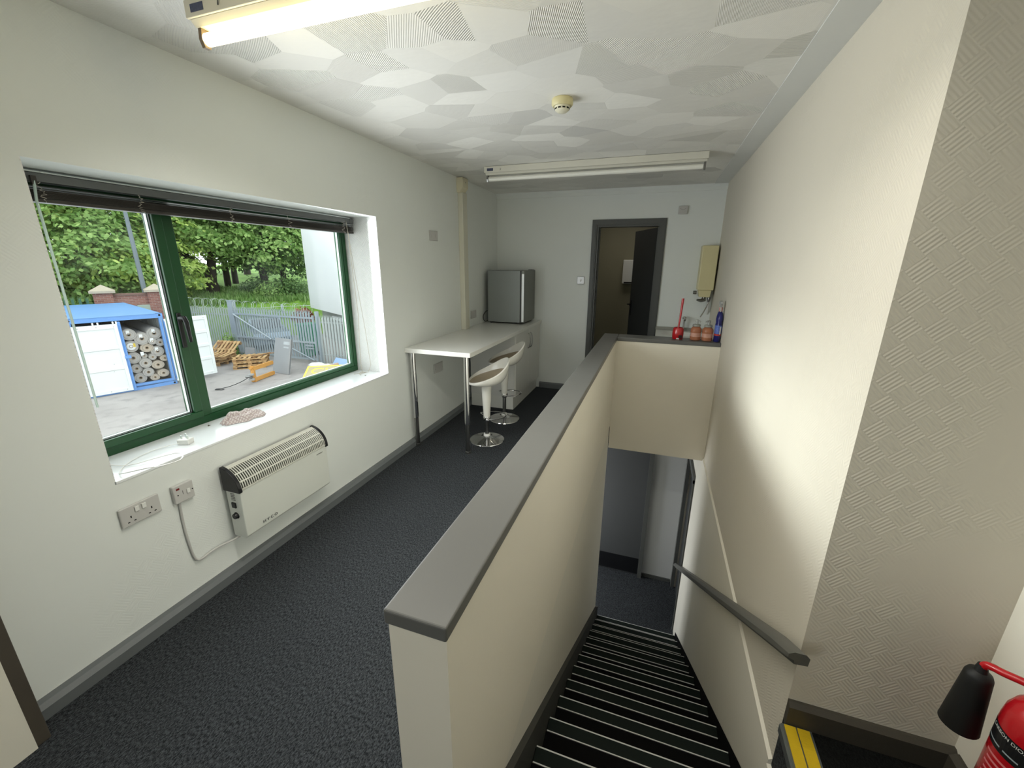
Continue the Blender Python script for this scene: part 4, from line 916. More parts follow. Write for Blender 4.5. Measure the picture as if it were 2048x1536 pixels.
def shrub(d, D, z, rx, rz_, n, lm, label, seed, cat='shrub', leaf=0.13):
    r = np.random.default_rng(seed); x, y, _ = Ld(d, D, 0)
    t = empty('shrub', (x, y, z), label, cat)
    N = n; u = r.normal(size=(N, 3)); u /= np.linalg.norm(u, axis=1)[:, None]; u[:, 2] = np.abs(u[:, 2])
    pts = np.array([x, y, z]) + u*np.array([rx, rx, rz_])*r.uniform(0.4, 1.0, N)[:, None]
    nr = u+r.normal(size=(N, 3))*0.5; nr /= np.linalg.norm(nr, axis=1)[:, None]
    quads_object('foliage', pts, nr, r.normal(size=(N, 3)), leaf*r.uniform(0.5, 1, N), leaf*r.uniform(0.9, 1.6, N), lm, t, None, None, 'stuff')
    for q in range(3):
        a = q*2.1; MB().tube([(x, y, z-0.2), (x+0.1*cos(a), y+0.1*sin(a), z+rz_*0.4), (x+rx*0.5*cos(a), y+rx*0.5*sin(a), z+rz_*0.75)], [0.03, 0.025, 0.012], 6).build('stem', M_BARK, t)
shrub((-0.752, 0.659), 31.5, -0.45, 1.0, 0.9, 900, LEAF[1], 'small bright shrub on the bank left of the white building', 71)
shrub((-0.728, 0.685), 32, -0.45, 1.4, 1.3, 1300, LEAF[2], 'dark shrub at the foot of the white building', 72)
shrub((-0.765, 0.643), 33, -0.35, 1.2, 1.0, 900, LEAF[2], 'low dark bush under the forked tree', 73)
shrub((-0.716, 0.698), 22.5, -1.2, 0.55, 0.75, 700, leaf_mat('rust_leaf', (120, 72, 54), (170, 112, 84)), 'rusty red bush poking above the gate at its right end', 74)
shrub((-0.806, 0.592), 23.6, -2.75, 0.5, 1.2, 700, LEAF[1], 'weeds growing up the fence behind the pallets', 75, leaf=0.09)

# brick wall with stone capped pillars, green palisade, lamp post
p1 = Ld((-0.8925, 0.451), 26, 0); p2 = Ld((-0.859, 0.512), 26, 0)
M_BRICK = brick_mat('weathered_brick'); M_STONE = mat('weathered_stone', (176, 166, 148), 0.85, noise=0.15, scale=6, bump=0.3)
bw = empty('brick_wall', ((p1[0]+p2[0])/2, (p1[1]+p2[1])/2, ZG), 'red brick wall with flat coping between two stone capped pillars', 'wall')
e1 = Vector((p2[0]-p1[0], p2[1]-p1[1], 0)).normalized(); e2 = Vector((-e1.y, e1.x, 0))
def WM(p): m = Matrix((e1, e2, Vector((0, 0, 1)))).transposed().to_4x4(); m.translation = (p[0], p[1], 0); return m
Lw = (Vector(p2)-Vector(p1)).length
MB(WM(p1)).box(0.32, Lw-0.32, -0.17, 0.17, ZG, 0.10).build('brickwork', M_BRICK, bw)
MB(WM(p1)).box(0.32, Lw-0.32, -0.22, 0.22, 0.10, 0.17).build('coping', mat('brown_coping', (124, 96, 86), 0.8, noise=0.1), bw)
MB(WM(p1)).box(1.05, 1.5, -0.30, -0.17, -0.95, -0.35).build('meter_box', mat('pale_green_box', (164, 176, 160), 0.6, noise=0.05), bw)
for p, lab in ((p1, 'brick pillar with pyramid stone cap next to the green fence'), (p2, 'brick pillar with stone cap half hidden by the window frame')):
    q = empty('brick_pillar', (p[0], p[1], ZG), lab, 'pillar', 'brick wall pillars'); m = WM(p)
    MB(m).box(-0.32, 0.32, -0.32, 0.32, ZG, 0.22).build('brickwork', M_BRICK, q)
    MB(m).add([(-0.42, -0.42, 0.22), (0.42, -0.42, 0.22), (0.42, 0.42, 0.22), (-0.42, 0.42, 0.22), (-0.42, -0.42, 0.32), (0.42, -0.42, 0.32), (0.42, 0.42, 0.32), (-0.42, 0.42, 0.32), (0, 0, 0.58)],
        [(3, 2, 1, 0), (0, 1, 5, 4), (1, 2, 6, 5), (2, 3, 7, 6), (3, 0, 4, 7), (4, 5, 8), (5, 6, 8), (6, 7, 8), (7, 4, 8)]).build('cap_stone', M_STONE, q)
M_GF = mat('green_steel', (74, 118, 98), 0.5, noise=0.08)
gf0 = Vector(Ld((-0.9175, 0.3977), 26.5, 0)); gf1 = Vector((p1[0], p1[1], 0))-e1*0.3
gfe = empty('palisade_fence', ((gf0.x+gf1.x)/2, (gf0.y+gf1.y)/2, ZG), 'green palisade fence left of the brick pillar', 'fence')
dv = gf1-gf0; Lg = dv.length; dv.normalize(); nv = Vector((-dv.y, dv.x, 0))
def FM(p, d): m = Matrix((d, Vector((-d.y, d.x, 0)), Vector((0, 0, 1)))).transposed().to_4x4(); m.translation = p; return m
def pale_mesh(m, h0, h1, w=0.068, spike=0.14, name='pale', material=None, parent=None):
    b = MB(m); t = 0.012
    w = w*1.42
    pr_ = [(-w/2, -t), (-w*0.28, t), (-w*0.14, t), (0, -t*0.2), (w*0.14, t), (w*0.28, t), (w/2, -t)]
    full = pr_ + [(x, y-0.006) for x, y in pr_[::-1]]
    b.prism(full, 'z', h0, h1)
    for s_ in (-1, 0, 1):
        cx_ = s_*w*0.36; b.add([(cx_-w*0.1, -0.008, h1), (cx_+w*0.1, -0.008, h1), (cx_+w*0.1, 0.008, h1), (cx_-w*0.1, 0.008, h1), (cx_+s_*0.03, 0.0, h1+spike)], [(0, 1, 4), (1, 2, 4), (2, 3, 4), (3, 0, 4)])
    return b.build(name, material, parent)
def palisade(e_, a, b, z0, z1, pitch, m, rails, w=0.068, post=None):
    a = Vector(a); b = Vector(b); d = (b-a); L = d.length; d.normalize(); n = int(L/pitch)
    first = None
    for i in range(n):
        p = a + d*(pitch*(i+0.5))
        if first is None:
            first = pale_mesh(FM(Vector((0, 0, 0)), d), z0-z0, z1-z0, w, material=m, parent=e_)
            o_ = first
        else:
            o_ = first.copy(); COL.objects.link(o_); o_.parent = e_
        o_.location = Vector((p.x, p.y, z0)) - WO[e_]
    nn = Vector((-d.y, d.x, 0))
    for z in rails:
        MB(FM(Vector((a.x, a.y, 0)), d)).box(0, L, 0.014, 0.06, z-0.025, z+0.025).build('rail', m, e_)
palisade(gfe, gf0, gf1, ZG, -0.05, 0.24, M_GF, (-0.35, -2.3))
lx, ly, lz = Ld((-0.8665, 0.499), 26.6, ZG)
lp = empty('lamp_post', (lx, ly, ZG), 'slim grey lamp post in front of the trees behind the wall', 'lamp post')
MB().tube([(lx, ly, ZG), (lx, ly, 0.2), (lx-0.05, ly, 4.0), (lx-0.08, ly, 6.2)], [0.11, 0.10, 0.075, 0.06], 12).build('post', mat('grey_lamp_post', (112, 122, 128), 0.5, noise=0.05), lp, smooth=True)
MB().tube([(lx-0.08, ly, 6.2), (lx+0.2, ly-0.3, 6.6), (lx+0.7, ly-0.9, 6.75)], 0.04, 8).build('arm', M_STEEL, lp, smooth=True)
MB(Matrix.Translation((lx+0.9, ly-1.15, 6.72)) @ Matrix.Rotation(-0.9, 4, 'Z')).box(-0.3, 0.3, -0.1, 0.1, -0.06, 0.06).build('lantern', M_STEEL, lp, bevel=0.03)

# grey palisade fence, posts, wire, gate
M_PAL = mat('galvanised_pale', (176, 183, 182), 0.5, metal=0.2, noise=0.1, scale=4)
M_GATE = mat('galvanised_tube', (164, 174, 180), 0.45, metal=0.25, noise=0.08)
pf = empty('palisade_fence', (-20, 13.9, ZG), 'grey palisade fence with coiled wire left of the gate post', 'fence')
palisade(pf, (-24.2, 14.0, 0), (-17.15, 13.95, 0), ZG, -0.62, 0.158, M_PAL, (-0.86, -2.35))
def wire(e_, a, b, z, r, turns, name='razor_wire'):
    a = Vector(a); b = Vector(b); pts = []
    for i in range(turns*14+1):
        t = i/(turns*14); an = 2*pi*turns*t; p = a.lerp(b, t); pts.append((p.x+0.1*sin(an*0.5), p.y+r*cos(an), z+r*sin(an)))
    MB().tube(pts, 0.0085, 4).build(name, mat('galvanised_wire', (176, 186, 176), 0.4, metal=0.4, noise=0.05), e_)
wire(pf, (-24.2, 14.0, 0), (-17.2, 13.95, 0), -0.36, 0.24, 24)
gp = empty('gate_post', (-16.85, 13.8, ZG), 'tall square grey gate post left of the yard gate', 'post')
MB().box(-16.98, -16.72, 13.68, 13.92, ZG, -0.16).build('shaft', M_GATE, gp, bevel=0.01)
MB().box(-17.0, -16.70, 13.66, 13.94, -0.16, -0.14).build('post_cap', M_GATE, gp)
ga = empty('yard_gate', (-14.2, 13.66, ZG), 'wide grey palisade gate with diagonal braces and coiled wire', 'gate')
palisade(ga, (-16.62, 13.70, 0), (-11.98, 13.70, 0), ZG+0.12, -0.52, 0.150, M_GATE, ())
for z in (-0.735, -1.815, -2.56): MB().box(-16.66, -11.94, 13.62, 13.685, z-0.035, z+0.035).build('rail', M_GATE, ga)
for x_ in (-16.62, -11.97): MB().box(x_-0.035, x_+0.035, 13.615, 13.69, ZG+0.1, -0.62).build('stile', M_GATE, ga)
MB().tube([(-16.58, 13.59, -0.75), (-14.45, 13.59, -1.80)], 0.035, 8).build('brace', M_GATE, ga); MB().tube([(-14.0, 13.59, -1.86), (-12.1, 13.59, -2.6)], 0.025, 8).build('brace', M_GATE, ga)
MB().box(-12.5, -12.05, 13.58, 13.61, -2.10, -2.04).build('bolt', M_GATE, ga); MB().box(-12.5, -12.05, 13.58, 13.61, -1.98, -1.90).build('bolt', M_GATE, ga)
wire(ga, (-16.6, 13.7, 0), (-12.2, 13.7, 0), -0.36, 0.22, 15)
MB().tube([(-16.7, 13.72, -0.58), (-14.4, 13.72, -0.36), (-11.9, 13.72, -0.18)], 0.012, 5).build('strand', mat('galvanised_wire', (176, 186, 176)), ga)
MB().box(-13.72, -13.66, 13.71, 13.76, -0.6, -0.2).build('wire_arm', M_GATE, ga)
pr2 = empty('palisade_fence', (-10.5, 13.8, ZG), 'grey palisade fence panel to the right of the gate', 'fence')
palisade(pr2, (-11.82, 13.80, 0), (-7.6, 13.80, 0), ZG, -0.72, 0.158, M_PAL, (-0.92, -2.35))
MB().box(-11.90, -11.80, 13.70, 13.84, ZG, -0.45).build('post', M_GATE, pr2)

# white building beyond
M_WB = mat('white_cladding', (232, 234, 236), 0.6, noise=0.02, scale=1)
wbl = empty('white_building', (-13, 16.6, ZG), 'plain white building wall at the right of the window view', 'building')
b0_ = Vector((-17.4, 19.1, 0)); bd = Vector((3.6, -2.0, 0)).normalized(); mB = FM(b0_, bd)
MB(mB).box(0, 11, 0, 4.5, -1.0, 7.0).build('upper_wall', M_WB, wbl)
MB(mB).box(0.4, 10.6, 0.5, 4.3, ZG, -1.0).build('lower_wall', mat('grey_lower_cladding', (158, 160, 160), 0.6, noise=0.05), wbl)
MB(mB).box(2.2, 10.5, 0.44, 0.5, -1.5, -1.32).build('white_band', M_WB, wbl)
# parked car behind the gate
cx_, cy_, _ = Ld((-0.766, 0.643), 26.3, 0)
cm = FM(Vector((cx_, cy_, ZG)), Vector((0.86, -0.5, 0)).normalized())
car = empty('parked_car', (cx_, cy_, ZG), 'silver blue car parked behind the palisade gate', 'car')
M_CAR = mat('silver_blue_car_paint', (140, 158, 178), 0.2, metal=0.4, noise=0.03, coat=0.6); M_CG = mat('car_glass', (40, 48, 54), 0.05, noise=0)
MB(cm).prism([(-2.0, 0.25), (2.0, 0.25), (2.08, 0.6), (1.9, 0.85), (0.9, 0.98), (-1.5, 1.0), (-2.0, 0.9), (-2.1, 0.55)], 'y', -0.85, 0.85).build('body', M_CAR, car, bevel=0.05)
MB(cm).prism([(1.0, 0.98), (0.35, 1.42), (-1.0, 1.46), (-1.75, 1.0)], 'y', -0.74, 0.74).build('cabin', M_CAR, car, bevel=0.05)
for s_ in (-1, 1):
    MB(cm).prism([(0.78, 1.03), (0.3, 1.36), (-0.25, 1.39), (-0.25, 1.03)], 'y', s_*0.735-0.01, s_*0.735+0.01).build('side_window', M_CG, car)
    MB(cm).prism([(-0.33, 1.03), (-0.33, 1.39), (-0.95, 1.40), (-1.4, 1.05)], 'y', s_*0.735-0.01, s_*0.735+0.01).build('side_window', M_CG, car)
    for wx_ in (-1.3, 1.3):
        MB(cm).lathe([(0.0, -0.1), (0.31, -0.1), (0.33, -0.05), (0.33, 0.05), (0.31, 0.1), (0.0, 0.1)], (wx_, s_*0.8, 0.33), 20, 'y').build('wheel', M_BLACK, car, smooth=True)
MB(cm).prism([(1.02, 0.99), (0.42, 1.40), (0.44, 1.41), (1.05, 1.0)], 'y', -0.66, 0.66).build('windscreen', M_CG, car)
bx_, by_, _ = Ld((-0.7125, 0.7017), 21.8, 0)
wb_ = empty('wheelie_bin', (bx_, by_, ZG), 'green bin standing behind the right end of the gate', 'bin')
MB().add([(bx_-0.24, by_-0.28, ZG+0.05), (bx_+0.24, by_-0.28, ZG+0.05), (bx_+0.24, by_+0.25, ZG+0.05), (bx_-0.24, by_+0.25, ZG+0.05), (bx_-0.31, by_-0.36, ZG+1.5), (bx_+0.31, by_-0.36, ZG+1.5), (bx_+0.31, by_+0.33, ZG+1.5), (bx_-0.31, by_+0.33, ZG+1.5)], [(3,2,1,0),(4,5,6,7),(0,1,5,4),(1,2,6,5),(2,3,7,6),(3,0,4,7)]).build('tub', mat('green_bin_plastic', (52, 140, 104), 0.45, noise=0.05), wb_)
MB().box(bx_-0.34, bx_+0.34, by_-0.40, by_+0.36, ZG+1.5, ZG+1.57).build('lid', mat('green_bin_plastic', (52, 140, 104)), wb_, bevel=0.02)
for s_ in (-1, 1): MB().lathe([(0.0, -0.03), (0.1, -0.03), (0.1, 0.03), (0, 0.03)], (bx_+s_*0.27, by_+0.25, ZG+0.1), 14, 'x').build('wheel', M_BLACK, wb_)

# ---------------- shipping container with carpet rolls
A_ = Vector((-14.469, 9.381, 0)); u_ = Vector((0.334, 0.943, 0)).normalized(); n_ = Vector((u_.y, -u_.x, 0))
CM = Matrix((u_, n_, Vector((0, 0, 1)))).transposed().to_4x4(); CM.translation = (A_.x, A_.y, ZG)   # x along the front, y outwards (right handed: z flips), z up
M_CB = mat('container_blue', (100, 146, 206), 0.5, noise=0.06, scale=3); M_CR = mat('container_roof_blue', (100, 144, 194), 0.55, noise=0.05, scale=2)
M_CW = mat('container_white', (222, 226, 226), 0.5, noise=0.03, scale=3)
M_CI = mat('container_inside', (176, 178, 172), 0.6, noise=0.06)
sc_ = empty('shipping_container', (A_.x, A_.y, ZG), 'blue shipping container with white doors, the right one open on stacked carpet rolls', 'container')
X0, X1, HC, LC = -2.40, 0.0, 2.58, 6.06
def cbox(x0, x1, y0, y1, z0, z1, nm, m, par=sc_, bev=0): return MB(CM).box(x0, x1, y0, y1, z0, z1).build(nm, m, par, bevel=bev)
cbox(X0, X1, -LC, 0.0, HC-0.02, HC, 'roof', M_CR)
cbox(X0+0.03, X1-0.03, -LC+0.03, 0.0, 0.10, 0.15, 'deck', mat('container_deck', (120, 108, 92), 0.8))
def corrug(xp, nm):
    m = MB(CM); P = []; k_ = 0; y = -LC
    while y < -0.12:
        P += [(xp, y), (xp, y+0.07), (xp+0.035, y+0.14), (xp+0.035, y+0.21)]; y += 0.28
    P.append((xp, -0.1))
    m.grid([[(a, b, 0.15) for a, b in P], [(a, b, HC-0.12) for a, b in P]]); return m.build(nm, M_CI, sc_)
corrug(X0+0.03, 'side_wall'); corrug(X1-0.08, 'side_wall')
cbox(X0+0.02, X0+0.028, -LC, -0.1, 0.15, HC-0.02, 'side_skin', M_CB); cbox(X1-0.03, X1-0.005, -LC, -0.1, 0.15, HC-0.02, 'side_skin', M_CB)
cbox(X0, X1, -LC, -LC+0.05, 0.1, HC-0.02, 'end_wall', M_CB)
for a, b in ((X0, X0+0.12), (X1-0.12, X1)): cbox(a, b, -0.14, 0.0, 0.0, HC-0.01, 'corner_post', M_CB, bev=0.01)
cbox(X0+0.12, X1-0.12, -0.12, 0.0, HC-0.15, HC-0.01, 'header_beam', M_CB); cbox(X0+0.12, X1-0.12, -0.12, 0.0, 0.0, 0.22, 'sill_beam', M_CB)
for a in (X0, X1):
    for z in (0.0, HC-0.12):
        cbox(a-0.002 if a == X0 else a-0.165, a+0.165 if a == X0 else a+0.002, -0.168, 0.004, z, z+0.12, 'corner_casting', M_CB, bev=0.006)
        MB(CM).lathe([(0.0, 0), (0.035, 0), (0.035, 0.003), (0, 0.003)], ((a+0.08 if a == X0 else a-0.08), 0.003, z+0.06), 12, 'y').build('casting_hole', M_HOLE, sc_)
def leaf(Mx, w, h0, h1, nm='door'):
    d_ = MB(Mx).box(0.06, w-0.06, -0.02, 0.0, h0+0.06, h1-0.06).build(nm, M_CW, sc_)
    f_ = MB(Mx)
    f_.box(0, 0.07, -0.025, 0.035, h0, h1); f_.box(w-0.09, w, -0.025, 0.035, h0, h1); f_.box(0.07, w-0.09, -0.025, 0.035, h0, h0+0.10); f_.box(0.07, w-0.09, -0.025, 0.035, h1-0.14, h1)
    f_.build('door_frame', M_CW, d_)
    for i in range(2 if w < 1.1 else 3):
        nn_ = 2 if w < 1.1 else 3
        z = h0+0.12+(h1-h0-0.2)*(i+1)/(nn_+1)
        MB(Mx).prism([(0.0, z-0.07), (0.03, z-0.045), (0.03, z+0.045), (0.0, z+0.07)], 'x', 0.07, w-0.09).build('rib', M_CW, d_)
    g2 = MB(Mx)
    for (a, b) in ((0.12, h1-0.08), (0.55, h1-0.08), (0.9*w, h1-0.1), (0.5, h0+0.05), (0.85*w, h0+0.05), (0.45, h0+0.8), (0.75, h0+0.95), (0.7, h0+0.7)):
        g2.box(a, a+0.02, 0.035 if b > h1-0.2 or b < h0+0.2 else 0.0, 0.037 if b > h1-0.2 or b < h0+0.2 else 0.002, b, b+0.02)
    g2.build('rivet', M_STEEL, d_)
    return d_
ML_ = CM @ Matrix.Translation((-2.31, 0.045, 0))
ld_ = leaf(ML_, 1.07, 0.06, 2.34)
MB(ML_).box(1.07, 1.16, -0.06, 0.02, 0.02, 2.40).build('locking_edge', M_CB, ld_, bevel=0.008)
MB(ML_).tube([(1.13, 0.04, 0.1), (1.13, 0.04, 2.3)], 0.018, 8).build('lock_bar', M_CB, ld_); MB(ML_).box(1.06, 1.22, 0.02, 0.07, 1.16, 1.26).build('lock_keeper', M_CB, ld_, bevel=0.01)
for x_ in (0.5, 0.62, 0.98, 1.06): MB(ML_).box(x_-0.02, x_+0.02, 0.0, 0.04, 2.34, 2.42).build('cam', M_CW, ld_)
# open leaf: swung right round past the corner post
hinge = A_ + n_*0.06
end = Vector((-14.20, 10.78, 0)); od = (end-hinge); od.z = 0; od = od.normalized()
MR = Matrix((od, Vector((od.y, -od.x, 0)), Vector((0, 0, 1)))).transposed().to_4x4(); MR.translation = (hinge.x, hinge.y, ZG)
rd_ = leaf(MR, 1.36, 0.12, 2.38)
MB(MR).box(-0.01, 0.05, -0.05, 0.03, 0.2, 2.3).build('hinge_edge', M_CB, rd_)
# carpet rolls
M_ROLL = [mat('grey_carpet_roll', (170, 166, 160), 0.95, noise=0.08, scale=30, bump=0.3, bscale=150), mat('beige_carpet_roll', (178, 166, 150), 0.95, noise=0.08, scale=30, bump=0.3, bscale=150)]
M_TAG = mat('white_roll_label', (226, 228, 226), 0.6, noise=0)
rolls = [(-0.98, 1.92, 0.20, 0), (-0.66, 1.74, 0.22, 0), (-0.29, 1.88, 0.215, 0), (-0.99, 1.51, 0.20, 0), (-0.58, 1.40, 0.175, 1), (-0.40, 1.615, 0.12, 0), (-0.19, 1.545, 0.135, 0), (-0.31, 1.235, 0.19, 0), (-0.165, 0.965, 0.125, 1), (-1.00, 1.10, 0.205, 0), (-0.72, 0.88, 0.175, 0), (-0.39, 0.755, 0.17, 1), (-0.98, 0.715, 0.16, 0), (-0.70, 0.545, 0.16, 0), (-0.94, 0.375, 0.18, 0), (-0.30, 0.435, 0.155, 1), (-0.55, 0.32, 0.13, 1), (-0.70, 1.13, 0.09, 0), (-0.49, 1.06, 0.11, 0)]
places = ['topmost roll at the left', 'fat roll near the top centre', 'fat roll at the top right', 'roll with a yellow tag at left below the top row', 'oval open roll in the middle with a loose end', 'thin roll just under the fat top rolls', 'thin roll under the top right roll', 'wide roll at right of the middle', 'small roll at the right edge', 'roll at the left edge below the yellow tag', 'roll below the centre of the stack', 'flattened beige roll at lower right', 'roll at lower left', 'roll lower centre', 'bottom left roll', 'bottom right beige roll', 'bottom middle roll', 'narrow roll squeezed in at the middle left', 'small roll squeezed in at the centre']
for i, ((rx_, rz0, rr, mi), pl_) in enumerate(zip(rolls, places)):
    yo = -0.16 - 0.10*((i*37) % 5)/5
    c_ = CM @ Vector((rx_, yo, rz0))
    ro_ = empty('carpet_roll', c_, 'rolled carpet in the container, '+pl_, 'carpet roll', 'carpet rolls in the container')
    m = MB(CM); n = 24; core = rr*0.26
    ends = []
    L_ = 3.6
    def ringp(r, y): return [(rx_+r*cos(2*pi*q/n)*(1.08 if mi else 1), y, rz0+r*sin(2*pi*q/n)*(0.90 if mi else 1)) for q in range(n)]
    rr_ = [ringp(core, yo-0.5), ringp(core, yo), ringp(rr*0.97, yo), ringp(rr, yo-0.02), ringp(rr, yo-L_), ringp(core, yo-L_)]
    m.add([p for r_ in rr_ for p in r_], [(a*n+q, a*n+(q+1)%n, (a+1)*n+(q+1)%n, (a+1)*n+q) for a in range(5) for q in range(n)])
    body = m.build('roll_body', M_ROLL[mi], ro_, smooth=True)
    MB(CM).tube([(rx_+core*0.9*cos(t), yo+0.003, rz0+core*0.9*sin(t)) for t in [q*2*pi/16 for q in range(17)]], 0.012, 5).build('cardboard_core', mat('card_core', (150, 130, 106), 0.8), ro_)
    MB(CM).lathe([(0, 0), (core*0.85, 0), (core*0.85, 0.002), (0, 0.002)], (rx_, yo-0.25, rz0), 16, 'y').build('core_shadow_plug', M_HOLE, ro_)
    # outer wrap seam
    MB(CM).tube([(rx_+(rr*0.55+0.05*rr*t)*cos(t*1.1), yo+0.002, rz0+(rr*0.55+0.05*rr*t)*sin(t*1.1)) for t in [q*0.35 for q in range(24)]], 0.004, 4).build('spiral_edge', mat('roll_edge', (128, 124, 118), 0.95), ro_)
    if i in (0, 1, 2, 4, 5, 7):
        tx = rx_ + (-0.02 if i != 4 else -0.17); tz = rz0+rr*0.35 if i != 4 else rz0-rr*1.1
        MB(CM).box(tx-0.04, tx+0.05, yo+0.004, yo+0.008, tz-0.06, tz+0.07).build('paper_label', M_TAG, ro_)
    if i == 3:
        MB(CM).box(rx_+0.06, rx_+0.12, yo+0.004, yo+0.008, rz0-0.03, rz0+0.10).build('paper_label', mat('yellow_tag', (214, 186, 70), 0.6), ro_); 
        MB(CM).lathe([(core, 0.0), (rr*0.6, 0.0), (rr*0.6, 0.004), (core, 0.004)], (rx_, yo+0.003, rz0), 20, 'y').build('paper_ring', M_TAG, ro_)

# ---------------- pallets
M_WOOD = [mat('pallet_wood', (190, 156, 110), 0.8, noise=0.15, scale=9, bump=0.2), mat('pallet_wood_dark', (160, 124, 84), 0.85, noise=0.2, scale=9, bump=0.2)]
def pallet():
    p = empty('pallet', (0, 0, 0))
    for i in range(7): MB().box(-0.6+i*0.185, -0.6+i*0.185+0.10, -0.5, 0.5, 0.122, 0.144).build('deck_board', M_WOOD[i % 3 == 1], p)
    for y in (-0.45, 0.0, 0.45):
        MB().box(-0.6, 0.6, y-0.05, y+0.05, 0.10, 0.122).build('stringer_board', M_WOOD[0], p)
        for x in (-0.53, 0.0, 0.53): MB().box(x-0.07, x+0.07, y-0.05, y+0.05, 0.022, 0.10).build('block', M_WOOD[1], p)
        MB().box(-0.6, 0.6, y-0.05, y+0.05, 0, 0.022).build('bottom_board', M_WOOD[0], p)
    return p
pt = build_tree(pallet()); first = [True]
def put_pallet(x, y, z, rz, rx=0.0, ry=0.0, label='', group='wooden pallets in the yard'):
    p = pt[0] if first[0] else copy_tree(pt); first[0] = False
    p.location = (x, y, z); p.rotation_euler = (rx, ry, rz); tag(p, label, 'pallet', group)
cxp, cyp = -14.28, 12.30; az0 = radians(40)
for i, (dz, dr) in enumerate(((0.0, 0.0), (0.146, 0.05), (0.292, -0.04))):
    put_pallet(cxp-0.02*i, cyp+0.03*i, ZG+dz, az0+dr, label=('bottom pallet of the neat stack by the pallet truck', 'middle pallet of the neat stack by the pallet truck', 'top pallet of the neat stack by the pallet truck')[i])
put_pallet(-16.25, 12.15, ZG, radians(10), label='lowest pallet of the untidy pile beside the open container door')
put_pallet(-16.22, 12.18, ZG+0.147, radians(18), label='second pallet up in the untidy pile by the container door')
put_pallet(-16.45, 12.80, ZG+0.42, radians(8), rx=radians(38), label='pallet leaning upright on the untidy pile')
put_pallet(-16.05, 12.06, ZG+0.296, radians(28), label='top flat pallet of the untidy pile by the container door')
lo_ = [(-14.40, 12.54, 0.44, 0.1), (-14.10, 12.74, 0.44, 0.5), (-14.45, 12.14, 0.44, 0.25), (-14.0, 12.59, 0.466, 0.9)]
for i, (x, y, dz, a) in enumerate(lo_):
    single(MB(Matrix.Translation((x, y, ZG+dz)) @ Matrix.Rotation(az0+a, 4, 'Z')).box(-0.45, 0.45, -0.05, 0.05, 0.0, 0.025).build('loose_board', M_WOOD[i % 2], org=(x, y, ZG+dz)),
           ['loose board lying along the front of the top pallet', 'loose board at the back right of the top pallet', 'loose board nearest the window on the top pallet', 'loose board lying crosswise on another board, highest on the stack'][i], 'board', 'loose boards on the pallet stack')
bxm = Matrix.Translation((-16.75, 13.1, ZG)) @ Matrix.Rotation(0.2, 4, 'Z')
cbx = empty('cardboard_box', (-16.75, 13.1, ZG), 'brown cardboard box behind the untidy pallets', 'box')
MB(bxm).box(-0.24, 0.24, -0.2, 0.2, 0.02, 0.72).build('carton', mat('brown_card', (186, 142, 104), 0.8, noise=0.05), cbx); MB(bxm).box(-0.24, 0.0, -0.21, -0.2, 0.60, 0.80).build('flap', mat('brown_card', (186, 142, 104)), cbx)
def slab(name, lab, cat, c, w, h, rz, lean, m, t=0.05, extra=None):
    Mx = Matrix.Translation(c) @ Matrix.Rotation(rz, 4, 'Z') @ Matrix.Rotation(lean, 4, 'X')
    e_ = empty(name, c, lab, cat)
    MB(Mx).box(-w/2, w/2, -t/2, t/2, 0, h).build('panel', m, e_, bevel=0.006)
    return e_, Mx
M_GP = mat('grey_panel', (150, 150, 150), 0.6, noise=0.08, scale=2)
slab('stone_slab', 'small grey slab propped between the pallet piles', 'slab', (-15.2, 12.95, ZG), 0.5, 0.62, 0.1, radians(-12), M_GP)
e_, Mx = slab('door_panel', 'tall grey door panel leaning against the gate', 'panel', (-12.12, 11.80, ZG), 0.95, 1.42, radians(-6), radians(-14), mat('grey_door_skin', (146, 148, 150), 0.5, noise=0.06, scale=2), 0.06)
MB(Mx).box(0.05, 0.40, -0.034, -0.03, 1.18, 1.30).build('glass_slot', mat('pale_reflection_panel', (176, 180, 182), 0.3, noise=0.2, scale=6), e_)
MB(Mx).box(0.06, 0.36, -0.034, -0.03, 1.04, 1.10).build('glass_slot', mat('pale_reflection_panel', (176, 180, 182)), e_)
MB(Mx).box(0.41, 0.475, -0.036, 0.036, 0.0, 1.42).build('edge_strip', M_GP, e_)

# ---------------- pallet truck lying on its side
pk = empty('pallet_truck', (-12.1, 11.1, ZG), 'orange pallet truck tipped on its side in front of the pallets', 'pallet truck')
f0 = Vector((-11.95, 10.42, ZG)); fd = Vector((-12.28, 11.86, 0))-Vector((-11.95, 10.42, 0)); fd = fd.normalized()
KM = FM(f0, fd)
M_OR = mat('orange_steel', (196, 142, 70), 0.45, noise=0.1, scale=5, bump=0.1)
M_WH = mat('grey_wheel', (150, 150, 148), 0.5, noise=0.3, scale=20)
for z, nm in ((0.05, 'fork'), (0.47, 'fork')):
    f_ = MB(KM); f_.prism([(-0.02, z-0.03), (0.055, z-0.03), (0.055, z-0.02), (0.0, z-0.02), (0.0, z+0.10), (0.055, z+0.10), (0.055, z+0.11), (-0.02, z+0.11)], 'x', 0.12, 1.15)
    f_.prism([(-0.02, z-0.02), (0.05, z-0.02), (0.05, z+0.10), (-0.02, z+0.10)], 'x', 1.15, 1.19)
    fk = f_.build(nm, M_OR, pk)
    for t in (0.95, 1.08): MB(KM).lathe([(0, -0.035), (0.04, -0.035), (0.04, 0.035), (0, 0.035)], (t, 0.03, z+0.04), 12, 'z').build('roller', M_RED if t > 1 else M_WH, fk, smooth=True)
b_ = MB(KM); b_.box(0.06, 0.14, -0.03, 0.12, 0.0, 0.62); b_.box(-0.02, 0.06, -0.01, 0.10, 0.05, 0.12); b_.box(-0.02, 0.06, -0.01, 0.10, 0.5, 0.57)
b_.build('cross_frame', M_OR, pk, bevel=0.008)
